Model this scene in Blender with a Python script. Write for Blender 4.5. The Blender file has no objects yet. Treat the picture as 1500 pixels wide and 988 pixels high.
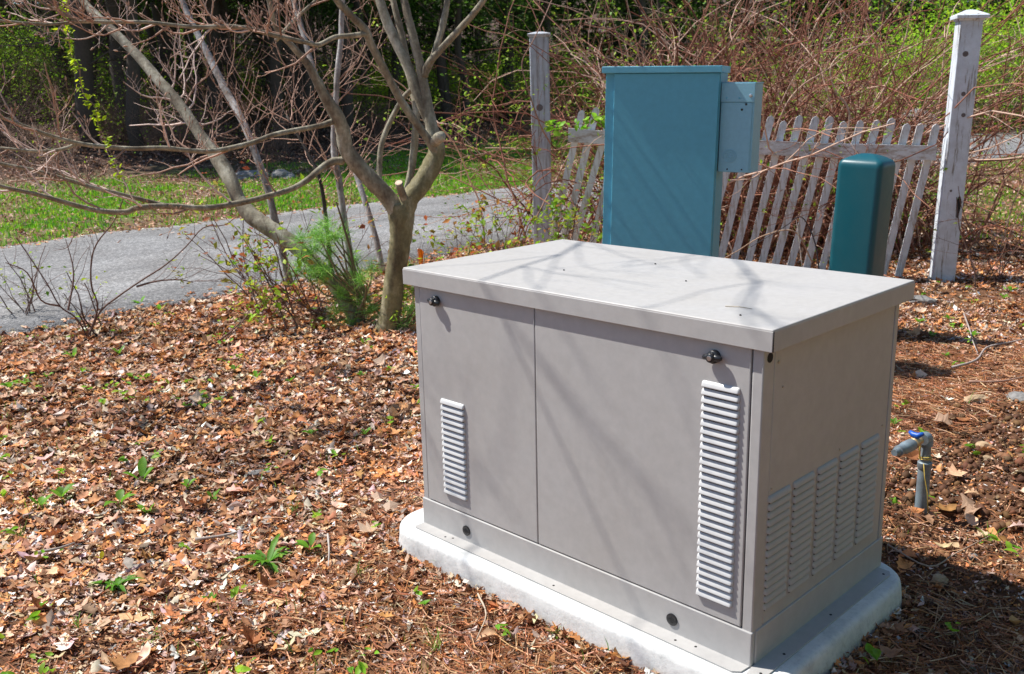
import bpy, bmesh, math, random
import numpy as np
from mathutils import Vector, Matrix

random.seed(7)
rng = np.random.default_rng(7)
S = bpy.context.scene
C = S.collection
PI = math.pi

# ------------------------------------------------------------------ camera
CAM = np.array([2.298, -1.8732, 1.3666])
YAW, PITCH, ROLL, FPX = -0.785387, 0.246133, -0.0223602, 1418.3
_f = np.array([math.sin(YAW)*math.cos(PITCH), math.cos(YAW)*math.cos(PITCH), -math.sin(PITCH)])
_r = np.array([math.cos(YAW), -math.sin(YAW), 0.0]); _u = np.cross(_r, _f)
cr, sr = math.cos(ROLL), math.sin(ROLL)
R_, U_, F_ = cr*_r+sr*_u, -sr*_r+cr*_u, _f
cam = bpy.data.cameras.new('camera'); cam_o = bpy.data.objects.new('camera', cam); C.objects.link(cam_o)
cam_o.matrix_world = Matrix(((R_[0], U_[0], -F_[0], CAM[0]), (R_[1], U_[1], -F_[1], CAM[1]), (R_[2], U_[2], -F_[2], CAM[2]), (0, 0, 0, 1)))
cam.sensor_width = 36; cam.lens = 36*FPX/1500; cam.clip_start = .05; cam.clip_end = 600
cam.dof.use_dof = True; cam.dof.focus_distance = 2.9; cam.dof.aperture_fstop = 9
S.camera = cam_o

# ------------------------------------------------------------------ light
SUN = Vector((2.0, 1.0, -3.2)).normalized()       # the way the light travels
W = bpy.data.worlds.new("World"); S.world = W; W.use_nodes = True
nt = W.node_tree; bg = nt.nodes['Background']
sky = nt.nodes.new('ShaderNodeTexSky'); sky.sky_type = 'NISHITA'; sky.ozone_density = 3.0; sky.dust_density = .3; sky.sun_disc = False
sky.sun_elevation = math.asin(-SUN.z); sky.sun_rotation = math.atan2(-SUN.x, -SUN.y) % (2*PI)
nt.links.new(sky.outputs[0], bg.inputs[0]); bg.inputs[1].default_value = 0.095
sl = bpy.data.lights.new('sun', 'SUN'); sl.energy = 4.9; sl.angle = math.radians(0.53); sl.color = (1, .965, .90)
so = bpy.data.objects.new('sun', sl); C.objects.link(so); so.rotation_euler = SUN.to_track_quat('-Z', 'Y').to_euler()
S.view_settings.view_transform = 'Standard'; S.view_settings.look = 'None'
S.view_settings.exposure = 0.42; S.view_settings.gamma = 1
S.cycles.max_bounces = 6; S.cycles.transparent_max_bounces = 4

# ------------------------------------------------------------------ materials
def nodes(name):
    m = bpy.data.materials.new(name); m.use_nodes = True
    t = m.node_tree; return m, t, t.nodes['Principled BSDF']
def N(t, kind, **kw):
    n = t.nodes.new('ShaderNode'+kind)
    for k, v in kw.items():
        if k in n.inputs: n.inputs[k].default_value = v
        else: setattr(n, k, v)
    return n
def noise(t, scale, detail=4, rough=.6, vec=None):
    n = N(t, 'TexNoise'); n.inputs['Scale'].default_value = scale; n.inputs['Detail'].default_value = detail
    n.inputs['Roughness'].default_value = rough
    if vec: t.links.new(vec, n.inputs['Vector'])
    return n
def ramp(t, src, stops):
    n = t.nodes.new('ShaderNodeValToRGB'); e = n.color_ramp.elements
    while len(e) < len(stops): e.new(.5)
    for i, (p, c) in enumerate(stops): e[i].position = p; e[i].color = (*c, 1) if len(c) == 3 else c
    t.links.new(src, n.inputs[0]); return n
def geo(t, obj=True):
    n = t.nodes.new('ShaderNodeTexCoord'); return n.outputs['Object']
def bump(t, b, src, strength, dist=.01):
    n = N(t, 'Bump'); n.inputs['Strength'].default_value = strength; n.inputs['Distance'].default_value = dist
    t.links.new(src, n.inputs['Height']); t.links.new(n.outputs[0], b.inputs['Normal']); return n
def mix(t, a, b_, fac, mode='MIX'):
    n = t.nodes.new('ShaderNodeMix'); n.data_type = 'RGBA'; n.blend_type = mode
    for s, v in ((6, a), (7, b_), (0, fac)):
        if hasattr(v, 'default_value'): t.links.new(v, n.inputs[s])
        elif isinstance(v, (int, float)): n.inputs[s].default_value = v
        else: n.inputs[s].default_value = (*v, 1)
    return n.outputs[2]

def m_paint(name, col, rough=.45, dirt=(.35, .3, .24), dirt_amt=.25, metal=0, bscale=900, bstr=.08, nscale=3):
    m, t, b = nodes(name); g = geo(t)
    n = noise(t, nscale, 6, .65, g); n2 = noise(t, nscale*14, 3, .6, g)
    r = ramp(t, n.outputs[0], [(.42, (0, 0, 0)), (.72, (1, 1, 1))])
    f = N(t, 'Math', operation='MULTIPLY'); t.links.new(r.outputs[0], f.inputs[0]); f.inputs[1].default_value = dirt_amt
    c1 = mix(t, col, dirt, f.outputs[0])
    r2 = ramp(t, n2.outputs[0], [(.3, (.94, .94, .94)), (.7, (1.04, 1.04, 1.04))])
    t.links.new(mix(t, c1, r2.outputs[0], 1.0, 'MULTIPLY'), b.inputs['Base Color'])
    rr = ramp(t, n.outputs[0], [(.3, (rough-.06,)*3), (.7, (rough+.1,)*3)]); t.links.new(rr.outputs[0], b.inputs['Roughness'])
    b.inputs['Metallic'].default_value = metal
    bump(t, b, noise(t, bscale, 2, .5, g).outputs[0], bstr, .001)
    return m
def m_plain(name, col, rough=.6, metal=0):
    m, t, b = nodes(name); g = geo(t); n = noise(t, 60, 3, .6, g)
    r = ramp(t, n.outputs[0], [(.3, tuple(c*.8 for c in col)), (.7, tuple(min(1, c*1.15) for c in col))])
    t.links.new(r.outputs[0], b.inputs['Base Color']); b.inputs['Roughness'].default_value = rough; b.inputs['Metallic'].default_value = metal
    return m
def m_tint(name, rough=.7, trans=0, var=.25, vscale=40, spec=.3):
    """colour comes from the piece's own 'tint' attribute; fine variation from noise"""
    m, t, b = nodes(name); a = t.nodes.new('ShaderNodeAttribute'); a.attribute_name = 'tint'
    g = geo(t); n = noise(t, vscale, 3, .6, g)
    r = ramp(t, n.outputs[0], [(.3, (1-var,)*3), (.7, (1+var,)*3)])
    col = mix(t, a.outputs[0], r.outputs[0], 1.0, 'MULTIPLY')
    t.links.new(col, b.inputs['Base Color']); b.inputs['Roughness'].default_value = rough
    b.inputs['Specular IOR Level'].default_value = spec
    if trans:
        out = t.nodes['Material Output']; tr = t.nodes.new('ShaderNodeBsdfTranslucent'); mx = t.nodes.new('ShaderNodeMixShader')
        t.links.new(col, tr.inputs[0]); mx.inputs[0].default_value = trans
        t.links.new(b.outputs[0], mx.inputs[1]); t.links.new(tr.outputs[0], mx.inputs[2]); t.links.new(mx.outputs[0], out.inputs[0])
    return m
def m_bark(name, c1, c2, c3, scale=9, bstr=.5):
    m, t, b = nodes(name); g = geo(t)
    mp = N(t, 'Mapping'); mp.inputs['Scale'].default_value = (1, 1, .45); t.links.new(g, mp.inputs[0])
    n = noise(t, scale, 6, .7, mp.outputs[0]); n2 = noise(t, scale*5, 5, .7, g)
    r = ramp(t, n.outputs[0], [(.35, c1), (.52, c2), (.68, c3)])
    r2 = ramp(t, n2.outputs[0], [(.3, (.7,)*3), (.7, (1.2,)*3)])
    t.links.new(mix(t, r.outputs[0], r2.outputs[0], 1.0, 'MULTIPLY'), b.inputs['Base Color']); b.inputs['Roughness'].default_value = .85
    bump(t, b, n2.outputs[0], bstr, .01); return m
def m_wood(name, paint, wood, amt=.5, stretch=(14, 14, 1.2)):
    m, t, b = nodes(name); g = geo(t)
    mp = N(t, 'Mapping'); mp.inputs['Scale'].default_value = stretch; t.links.new(g, mp.inputs[0])
    n = noise(t, 3, 8, .75, mp.outputs[0]); n2 = noise(t, 7, 6, .7, g)
    r = ramp(t, n.outputs[0], [(.38, wood), (.38+.22*amt+.01, paint)])
    r2 = ramp(t, n2.outputs[0], [(.3, (.78, .76, .74)), (.6, (1.05,)*3)])
    t.links.new(mix(t, r.outputs[0], r2.outputs[0], 1.0, 'MULTIPLY'), b.inputs['Base Color']); b.inputs['Roughness'].default_value = .8
    bump(t, b, n.outputs[0], .6, .004); return m

M = {}
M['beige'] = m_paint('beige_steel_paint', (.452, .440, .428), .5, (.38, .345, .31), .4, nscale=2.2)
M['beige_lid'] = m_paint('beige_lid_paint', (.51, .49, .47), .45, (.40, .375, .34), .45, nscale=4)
M['vent'] = m_paint('beige_vent_sunlit', (.60, .60, .60), .35, (.5, .45, .38), .3)  # lighter copy of the beige: sunlight on the front slats painted in
M['gap'] = m_plain('dark_gap', (.02, .018, .017), .9)
M['rubber'] = m_plain('black_plastic', (.018, .019, .022), .35)
M['steel'] = m_plain('bare_steel', (.55, .55, .56), .3, .9)
M['screw'] = m_plain('tan_screw', (.5, .43, .33), .45, .3)
M['blue'] = m_paint('blue_green_cabinet_paint', (.105, .40, .53), .42, (.11, .38, .50), .3, nscale=2)
M['blue_trim'] = m_paint('blue_trim_paint', (.14, .47, .61), .4, (.1, .27, .36), .2)
M['light_blue'] = m_paint('pale_blue_grey_paint', (.24, .50, .62), .42, (.24, .44, .54), .3)
M['green'] = m_paint('dark_green_plastic', (.003, .09, .12), .4, (.02, .11, .13), .3, nscale=6)
M['galv'] = m_paint('galvanised_pipe', (.24, .31, .36), .5, (.13, .12, .11), .9, metal=.15, nscale=18)
M['brass'] = m_plain('brass', (.5, .36, .18), .4, .6)
M['blue_plastic'] = m_plain('blue_plastic', (.01, .10, .50), .4)
M['yellow'] = m_plain('yellow_cord', (.65, .47, .10), .6)
M['orange'] = m_tint('orange_flag', .6, .4)
M['bark'] = m_bark('grey_brown_bark', (.14, .105, .07), (.30, .265, .19), (.56, .52, .41), 9)
M['bark_moss'] = m_bark('mossy_bark', (.11, .085, .04), (.23, .20, .10), (.46, .41, .27), 8)
M['bark_pale'] = m_bark('pale_bark', (.16, .13, .11), (.36, .33, .31), (.6, .58, .57), 12)
M['bark_dark'] = m_bark('dark_forest_bark', (.02, .015, .012), (.05, .04, .032), (.10, .085, .07), 3)
M['cutwood'] = m_plain('cut_wood', (.75, .56, .42), .8)
M['twig'] = m_tint('twig_bark', .75, 0, .2, 30)
M['leaf'] = m_tint('spring_leaf', .5, .45, .15, 60)
M['litter'] = m_tint('dead_leaf', .75, .12, .3, 55)
M['needle'] = m_tint('needles', .6, .1, .1, 20)
M['post_white'] = m_wood('weathered_white_post', (.70, .76, .84), (.28, .25, .22), .3, (9, 9, .8))
M['post_grey'] = m_wood('weathered_grey_post', (.50, .54, .60), (.28, .26, .25), .5, (12, 12, .6))
M['picket'] = m_wood('peeling_white_pickets', (.74, .79, .85), (.40, .35, .30), .55, (14, 14, 1.5))
M['rail'] = m_wood('peeling_white_rail', (.76, .79, .82), (.38, .28, .20), .6, (2, 8, 8))
M['knot'] = m_plain('wood_knot', (.16, .135, .13), .9)
def m_stone(name, c1, c2, sc=14):
    m, t, b = nodes(name); g = geo(t); n = noise(t, sc, 6, .7, g)
    t.links.new(ramp(t, n.outputs[0], [(.3, c1), (.7, c2)]).outputs[0], b.inputs['Base Color']); b.inputs['Roughness'].default_value = .9
    bump(t, b, n.outputs[0], .6, .01); return m
M['stone'] = m_stone('grey_stone', (.12, .115, .11), (.36, .345, .33))
M['stone_tan'] = m_stone('tan_stone', (.3, .19, .10), (.6, .44, .28))
M['clod'] = m_stone('soil', (.05, .025, .014), (.17, .085, .042), 30)

# concrete pad: pale, rough, with grey-blue mottling and soil stains low down
m, t, b = nodes('cast_concrete'); g = geo(t)
n1 = noise(t, 9, 7, .7, g); n2 = noise(t, 70, 5, .7, g)
c_ = ramp(t, n1.outputs[0], [(.30, (.52, .53, .52)), (.5, (.70, .70, .68)), (.7, (.82, .81, .79))])
c2_ = ramp(t, n2.outputs[0], [(.25, (.78, .78, .78)), (.5, (1, 1, 1))])
cc = mix(t, c_.outputs[0], c2_.outputs[0], 1.0, 'MULTIPLY')
sx = t.nodes.new('ShaderNodeSeparateXYZ'); t.links.new(g, sx.inputs[0])
ad = N(t, 'Math', operation='MULTIPLY_ADD'); t.links.new(n2.outputs[0], ad.inputs[0]); ad.inputs[1].default_value = .05; t.links.new(sx.outputs[2], ad.inputs[2])
st = ramp(t, ad.outputs[0], [(0, (1, 1, 1)), (1, (0, 0, 0))]); st.color_ramp.elements[0].position = .0; st.color_ramp.elements[1].position = .02
mr = N(t, 'MapRange'); mr.inputs['From Min'].default_value = -.075; mr.inputs['From Max'].default_value = -.015; mr.inputs['To Min'].default_value = .85; mr.inputs['To Max'].default_value = 0
t.links.new(ad.outputs[0], mr.inputs[0])
mx_ = N(t, 'MapRange'); mx_.inputs['From Min'].default_value = .2; mx_.inputs['From Max'].default_value = 1.3; mx_.inputs['To Min'].default_value = .3; mx_.inputs['To Max'].default_value = 1; t.links.new(sx.outputs[0], mx_.inputs[0])
mm_ = N(t, 'Math', operation='MULTIPLY'); t.links.new(mx_.outputs[0], mm_.inputs[0]); t.links.new(mr.outputs[0], mm_.inputs[1])
mps = N(t, 'Mapping'); mps.inputs['Scale'].default_value = (30, 30, 3); t.links.new(g, mps.inputs[0]); ns_ = noise(t, 1.5, 5, .7, mps.outputs[0])
m2_ = N(t, 'Math', operation='MULTIPLY'); rs_ = ramp(t, ns_.outputs[0], [(.35, (.3,)*3), (.6, (1,)*3)]); t.links.new(rs_.outputs[0], m2_.inputs[0]); t.links.new(mm_.outputs[0], m2_.inputs[1])
t.links.new(mix(t, cc, (.33, .24, .16), m2_.outputs[0]), b.inputs['Base Color']); b.inputs['Roughness'].default_value = .85
bump(t, b, n2.outputs[0], .35, .004); M['concrete'] = m

# asphalt: aggregate speckle and worn bands
m, t, b = nodes('asphalt'); g = geo(t)
v = N(t, 'TexVoronoi'); v.inputs['Scale'].default_value = 75; t.links.new(g, v.inputs['Vector'])
r1 = ramp(t, v.outputs['Color'], [(.2, (.16, .162, .17)), (.55, (.24, .243, .25)), (.9, (.44, .44, .45))])
mp = N(t, 'Mapping'); mp.inputs['Scale'].default_value = (1.2, .15, 1); t.links.new(g, mp.inputs[0])
n1 = noise(t, 1.2, 6, .65, mp.outputs[0]); r2 = ramp(t, n1.outputs[0], [(.3, (.62, .61, .60)), (.7, (1.25, 1.22, 1.18))])
n3 = noise(t, 40, 5, .8, g); r3 = ramp(t, n3.outputs[0], [(.3, (.75,)*3), (.7, (1.2,)*3)])
n4 = noise(t, .7, 7, .7, g); r4 = ramp(t, n4.outputs[0], [(.38, (.80, .78, .76)), (.62, (1.1, 1.1, 1.1))])
t.links.new(mix(t, mix(t, mix(t, r1.outputs[0], r4.outputs[0], 1.0, 'MULTIPLY'), r2.outputs[0], 1.0, 'MULTIPLY'), r3.outputs[0], 1.0, 'MULTIPLY'), b.inputs['Base Color']); b.inputs['Roughness'].default_value = .88
bump(t, b, v.outputs['Distance'], .5, .01); M['asphalt'] = m

# soil
m, t, b = nodes('soil_ground'); a = t.nodes.new('ShaderNodeAttribute'); a.attribute_name = 'tint'; g = geo(t)
n1 = noise(t, 14, 8, .75, g); n2 = noise(t, 130, 5, .8, g)
r1 = ramp(t, n1.outputs[0], [(.3, (.6,)*3), (.7, (1.35, 1.3, 1.25))]); r2 = ramp(t, n2.outputs[0], [(.3, (.6,)*3), (.7, (1.4,)*3)])
t.links.new(mix(t, mix(t, a.outputs[0], r1.outputs[0], 1.0, 'MULTIPLY'), r2.outputs[0], 1.0, 'MULTIPLY'), b.inputs['Base Color'])
b.inputs['Roughness'].default_value = .95; bump(t, b, n1.outputs[0], .9, .02); M['soil'] = m

# ------------------------------------------------------------------ helpers
def tag(o, label=None, cat=None, group=None, kind=None):
    if label: o['label'] = label
    if cat: o['category'] = cat
    if group: o['group'] = group
    if kind: o['kind'] = kind
    return o
def empty(name, loc=(0, 0, 0), rz=0, label=None, cat=None, group=None, rot=None):
    o = bpy.data.objects.new(name, None); C.objects.link(o); o.location = loc
    o.rotation_euler = rot if rot else (0, 0, rz); o.empty_display_size = .1
    return tag(o, label, cat, group)
def link(name, me, mat=None, parent=None):
    o = bpy.data.objects.new(name, me); C.objects.link(o)
    if mat is not None and len(me.materials) == 0: me.materials.append(mat)
    if parent: o.parent = parent
    return o
def at(x, y, d):
    """world point seen at photo pixel (x, y) at horizontal distance d along the view"""
    v = F_ + (x-750)/FPX*R_ - (y-494)/FPX*U_
    k = d/(v[1]*.70711-v[0]*.70711); return CAM + v*k
def sd(s, d, z=0): return np.array([CAM[0]+s*.70711-d*.70711, CAM[1]+s*.70711+d*.70711, z])
def to_sd(x, y): return (x-CAM[0])*.70711+(y-CAM[1])*.70711, -(x-CAM[0])*.70711+(y-CAM[1])*.70711

class MB:
    def __init__(s): s.v = []; s.f = []; s.c = []; s.n = 0
    def add(s, V, Fc, col=(1, 1, 1)):
        V = np.asarray(V, float); s.v.append(V); s.f += [tuple(i+s.n for i in f) for f in Fc]
        s.c.append(np.tile(np.array([*col, 1.0]), (len(V), 1))); s.n += len(V); return s
    def box(s, x0, x1, y0, y1, z0, z1, col=(1, 1, 1)):
        V = [(x, y, z) for z in (z0, z1) for y in (y0, y1) for x in (x0, x1)]
        return s.add(V, [(0, 2, 3, 1), (4, 5, 7, 6), (0, 1, 5, 4), (2, 6, 7, 3), (0, 4, 6, 2), (1, 3, 7, 5)], col)
    def tube(s, P, r, k=6, col=(1, 1, 1), cap=True, rough=0):
        P = np.asarray(P, float); n = len(P)
        T = np.empty_like(P); T[1:-1] = P[2:]-P[:-2]; T[0] = P[1]-P[0]; T[-1] = P[-1]-P[-2]
        T /= (np.linalg.norm(T, axis=1, keepdims=True)+1e-9)
        m_ = T.mean(0); ref = np.eye(3)[int(np.argmin(np.abs(m_)))]
        A = np.cross(T, ref); A /= (np.linalg.norm(A, axis=1, keepdims=True)+1e-9); B = np.cross(T, A)
        r = np.broadcast_to(np.asarray(r, float), (n,))
        an = np.arange(k)*2*PI/k
        rr = r[:, None]*np.ones((n, k))
        if rough: rr = rr*(1+rng.normal(0, rough, (n, k)))
        V = P[:, None, :]+rr[:, :, None]*(np.cos(an)[None, :, None]*A[:, None, :]+np.sin(an)[None, :, None]*B[:, None, :])
        V = V.reshape(-1, 3); fs = []
        for i in range(n-1):
            for j in range(k):
                a = i*k+j; b_ = i*k+(j+1) % k; fs.append((a, b_, b_+k, a+k))
        if cap: fs.append(tuple(range(k))[::-1]); fs.append(tuple((n-1)*k+j for j in range(k)))
        return s.add(V, fs, col)
    def build(s, name, mat, parent=None, smooth=True):
        me = bpy.data.meshes.new(name)
        V = np.vstack(s.v); me.from_pydata(V.tolist(), [], s.f)
        at_ = me.color_attributes.new('tint', 'FLOAT_COLOR', 'POINT'); at_.data.foreach_set('color', np.vstack(s.c).ravel())
        if smooth: me.polygons.foreach_set('use_smooth', [True]*len(me.polygons))
        me.update(); return link(name, me, mat, parent)

def tri_mesh(name, V, T, col, mat, parent=None, smooth=False):
    """V (n,3) verts, T (m,3) triangles, col (n,3)"""
    me = bpy.data.meshes.new(name); n, m_ = len(V), len(T)
    me.vertices.add(n); me.vertices.foreach_set('co', V.astype(np.float32).ravel())
    me.loops.add(m_*3); me.loops.foreach_set('vertex_index', T.astype(np.int32).ravel())
    me.polygons.add(m_); me.polygons.foreach_set('loop_start', np.arange(0, m_*3, 3, dtype=np.int32))
    me.polygons.foreach_set('loop_total', np.full(m_, 3, dtype=np.int32))
    if smooth: me.polygons.foreach_set('use_smooth', np.ones(m_, dtype=bool))
    me.update(calc_edges=True)
    a = me.color_attributes.new('tint', 'FLOAT_COLOR', 'POINT')
    a.data.foreach_set('color', np.hstack([col, np.ones((n, 1))]).astype(np.float32).ravel())
    return link(name, me, mat, parent)
def rotm(yaw, tilt, tdir, spin=None):
    """(n,3,3) matrices: spin about z by yaw, then tilt by 'tilt' about horizontal axis tdir"""
    n = len(yaw); c, s = np.cos(yaw), np.sin(yaw); Z = np.zeros((n, 3, 3))
    Z[:, 0, 0] = c; Z[:, 0, 1] = -s; Z[:, 1, 0] = s; Z[:, 1, 1] = c; Z[:, 2, 2] = 1
    ax = np.stack([np.cos(tdir), np.sin(tdir), np.zeros(n)], 1); K = np.zeros((n, 3, 3))
    K[:, 0, 1] = -ax[:, 2]; K[:, 0, 2] = ax[:, 1]; K[:, 1, 0] = ax[:, 2]; K[:, 1, 2] = -ax[:, 0]; K[:, 2, 0] = -ax[:, 1]; K[:, 2, 1] = ax[:, 0]
    st_, ct_ = np.sin(tilt)[:, None, None], np.cos(tilt)[:, None, None]
    T = np.eye(3)[None]+st_*K+(1-ct_)*(K@K)
    return T@Z
def scatter(tmpls, pos, rot, scale, cols, width=None):
    """arrays for many placed copies of triangle templates"""
    n = len(pos); which = rng.integers(0, len(tmpls), n); Vs, Ts, Cs = [], [], []; off = 0
    for k, (tv, tt) in enumerate(tmpls):
        i = np.where(which == k)[0]
        if len(i) == 0: continue
        sc = scale[i][:, None, None] if scale.ndim == 1 else scale[i][:, None, :]
        v = np.einsum('nij,nkj->nki', rot[i], tv[None]*sc)+pos[i][:, None, :]
        m_ = len(i); Vs.append(v.reshape(-1, 3))
        Ts.append((tt[None]+(np.arange(m_)*len(tv))[:, None, None]).reshape(-1, 3)+off); off += m_*len(tv)
        Cs.append(np.repeat(cols[i], len(tv), 0))
    return np.vstack(Vs), np.vstack(Ts), np.vstack(Cs)
def pick(palette, w, n, jit=.25):
    p = np.array(palette); k = rng.choice(len(p), n, p=np.array(w)/sum(w))
    return np.clip(p[k]*(1+rng.normal(0, jit, (n, 1)))*(1+rng.normal(0, .06, (n, 3))), .004, .95)

def smooth_path(pts, sub=4):
    """Catmull-Rom through rows (x, y, z, r)"""
    P = np.array(pts, float); P = np.vstack([2*P[0]-P[1], P, 2*P[-1]-P[-2]]); out = []
    for i in range(1, len(P)-2):
        for k in range(sub):
            t_ = k/sub; a, b_, c, d = P[i-1:i+3]
            out.append(.5*((2*b_)+(c-a)*t_+(2*a-5*b_+4*c-d)*t_**2+(3*b_-a-3*c+d)*t_**3))
    out.append(P[-2]); out = np.array(out); out[:, 3] = np.maximum(out[:, 3], .0008); return out

# ------------------------------------------------------------------ ground
GZ = -.088
def vnoise(x, y, f, seed):
    """cheap smooth value noise"""
    x = np.asarray(x)*f+seed*17.3; y = np.asarray(y)*f+seed*9.1
    xi, yi = np.floor(x), np.floor(y); xf, yf = x-xi, y-yi
    h = lambda a, b_: (np.sin(a*127.1+b_*311.7+seed*7.7)*43758.5453) % 1.0
    u, v_ = xf*xf*(3-2*xf), yf*yf*(3-2*yf)
    return (h(xi, yi)*(1-u)+h(xi+1, yi)*u)*(1-v_)+(h(xi, yi+1)*(1-u)+h(xi+1, yi+1)*u)*v_-.5
ROAD_N, ROAD_F = -4.36, -8.55       # the drive runs parallel to the y axis between these
def road_edges(y):
    return ROAD_N+.06*np.sin(y*.9)+.05*np.sin(y*2.3+1)+.04*np.sin(y*5.1), ROAD_F+.10*np.sin(y*.6+2)+.07*np.sin(y*1.9)+.04*np.sin(y*4.3)
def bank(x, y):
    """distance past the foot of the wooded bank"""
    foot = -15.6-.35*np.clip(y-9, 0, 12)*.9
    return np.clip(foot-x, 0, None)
def gh(x, y):
    x = np.asarray(x, float); y = np.asarray(y, float)
    bk = bank(x, y); z = GZ+bk*.11
    far_n = np.clip(y-36-np.clip(x+6, 0, 100)*.3, 0, None); z = z+far_n*.07
    near = np.clip((x-(ROAD_N+.35))/.6, 0, 1)          # bumps only away from the drive
    padk = np.clip((np.maximum(np.abs(x-.62)-.86, np.abs(y-.35)-.56))/.25, 0, 1)
    b_ = vnoise(x, y, 2.2, 1)*.05+vnoise(x, y, 6, 2)*.024+vnoise(x, y, 17, 3)*.013
    right = np.clip((x-.9)/.5, 0, 1)*np.clip((y-.9)/.5, 0, 1)*np.clip((4.6-y)/1.5, 0, 1)
    b_ = b_+right*(vnoise(x, y, 4, 5)*.06+vnoise(x, y, 12, 6)*.045+.02)
    z = z+near*padk*b_+np.clip(bk/3, 0, 1)*(vnoise(x, y, .8, 4)*.25)
    # dug hollow beside the gas riser
    z = z-near*.07*np.exp(-(((x-1.14)/.15)**2+((y-1.44)/.16)**2))
    return z
def ghs(x, y): return float(gh(x, y))
def axis(c0, c1, step, lo, hi, g=1.16):
    a = list(np.arange(c0, c1, step)); s = step; x = c0
    while x > lo: s *= g; x -= s; a.insert(0, x)
    s = step; x = a[-1]
    while x < hi: s *= g; x += s; a.append(x)
    return np.array(a)
ax_, ay_ = axis(-4.3, 3.2, .045, -140, 120), axis(-1.2, 6.5, .045, -120, 160)
X, Y = np.meshgrid(ax_, ay_, indexing='ij'); Zg = gh(X, Y)
nx, ny = X.shape; I = np.arange(nx*ny).reshape(nx, ny)
q = np.stack([I[:-1, :-1], I[1:, :-1], I[1:, 1:], I[:-1, 1:]], -1).reshape(-1, 4)
T_ = np.vstack([q[:, [0, 1, 2]], q[:, [0, 2, 3]]])
gv = np.stack([X.ravel(), Y.ravel(), Zg.ravel()], 1)
def grass_mask(x, y):
    """1 where grass grows: the verge beyond the drive and the strip right of the fence"""
    verge = (x < ROAD_F)*(bank(x, y) < .6)
    s, d = to_sd(x, y)
    strip = (x > ROAD_N)*(d > 6.6)*(s > 1.2)
    n_ = vnoise(x, y, .9, 11)*.9+vnoise(x, y, 2.7, 12)*.6
    lush = np.clip((d-12.5)/4, 0, 1)*np.clip((s+4.0)/2.5, 0, 1)
    return np.where(verge, np.clip(.52+lush*.8+n_*1.4, 0, 1), 0)+np.where(strip, np.clip(.35+n_*1.3, 0, 1)*np.clip((d-6.6)/2, 0, 1), 0)
gm = np.clip(grass_mask(gv[:, 0], gv[:, 1]), 0, 1)[:, None]
base = np.array([.17, .078, .036])*(1+.35*vnoise(gv[:, 0], gv[:, 1], 1.3, 8)[:, None])
far_lit = np.array([.20, .105, .06])
ff = np.clip((-gv[:, 0:1]-8.5)/1, 0, 1)
gc = (base*(1-ff)+far_lit*ff)*(1-gm)+np.array([.10, .16, .028])*gm
gc = np.where(gv[:, 0:1]+np.clip(gv[:, 1:2]-4, 0, 99) > 1.75, np.array([.26, .125, .06]), gc) if False else gc
off_ = (to_sd(gv[:, 0], gv[:, 1])[0] > .56*to_sd(gv[:, 0], gv[:, 1])[1]+.15)[:, None]; gc = np.where(off_ & (gm < .2), np.array([.25, .115, .05]), gc)      # unseen ground in mean litter colour, tuned to bounce warm light on the side
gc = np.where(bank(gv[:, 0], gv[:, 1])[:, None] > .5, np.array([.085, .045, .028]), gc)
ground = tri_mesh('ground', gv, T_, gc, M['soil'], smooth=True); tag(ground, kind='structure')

# drive
ys = np.arange(-30, 90, .25); a0, a1 = road_edges(ys); NR = 14
RV, RC = [], []
for k in range(NR+1):
    u = k/NR; xx = a0*(1-u)+a1*u; crown = .03*(1-(2*u-1)**2)
    zz = GZ+.026+crown
    if k in (0, NR): zz = np.full_like(ys, GZ-.03)
    if k == 1: xx = a0-.03
    if k == NR-1: xx = a1+.03
    RV.append(np.stack([xx, ys, zz+0*ys], 1))
RV = np.vstack(RV); n = len(ys); I = np.arange((NR+1)*n).reshape(NR+1, n)
q = np.stack([I[:-1, :-1], I[:-1, 1:], I[1:, 1:], I[1:, :-1]], -1).reshape(-1, 4)
road = tri_mesh('driveway', RV, np.vstack([q[:, [0, 1, 2]], q[:, [0, 2, 3]]]), np.ones((len(RV), 3)), M['asphalt'], smooth=True)
tag(road, kind='structure')

# ------------------------------------------------------------------ generator
def bbox(name, x0, x1, y0, y1, z0, z1, mat, parent, bev=.002, seg=2):
    me = bpy.data.meshes.new(name); bm = bmesh.new(); bmesh.ops.create_cube(bm, size=1)
    for v in bm.verts: v.co = Vector((x0+(v.co.x+.5)*(x1-x0), y0+(v.co.y+.5)*(y1-y0), z0+(v.co.z+.5)*(z1-z0)))
    if bev: bmesh.ops.bevel(bm, geom=bm.edges[:], offset=bev, segments=seg, affect='EDGES', profile=.5)
    for f in bm.faces: f.smooth = len(f.verts) == 4 and f.calc_area() < 1e9 and bev > 0 and min(e.calc_length() for e in f.edges) < bev*1.5
    bm.to_mesh(me); bm.free(); return link(name, me, mat, parent)
L_, D_, H_, SK = 1.22, .708, .801, .093
gen = empty('standby_generator', (0, 0, 0), 0, 'large beige metal standby generator with louvred vents standing on the white concrete pad', 'generator')
bbox('inner_frame', .02, L_-.02, .016, D_-.012, .01, H_-.004, M['gap'], gen, 0)
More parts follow.
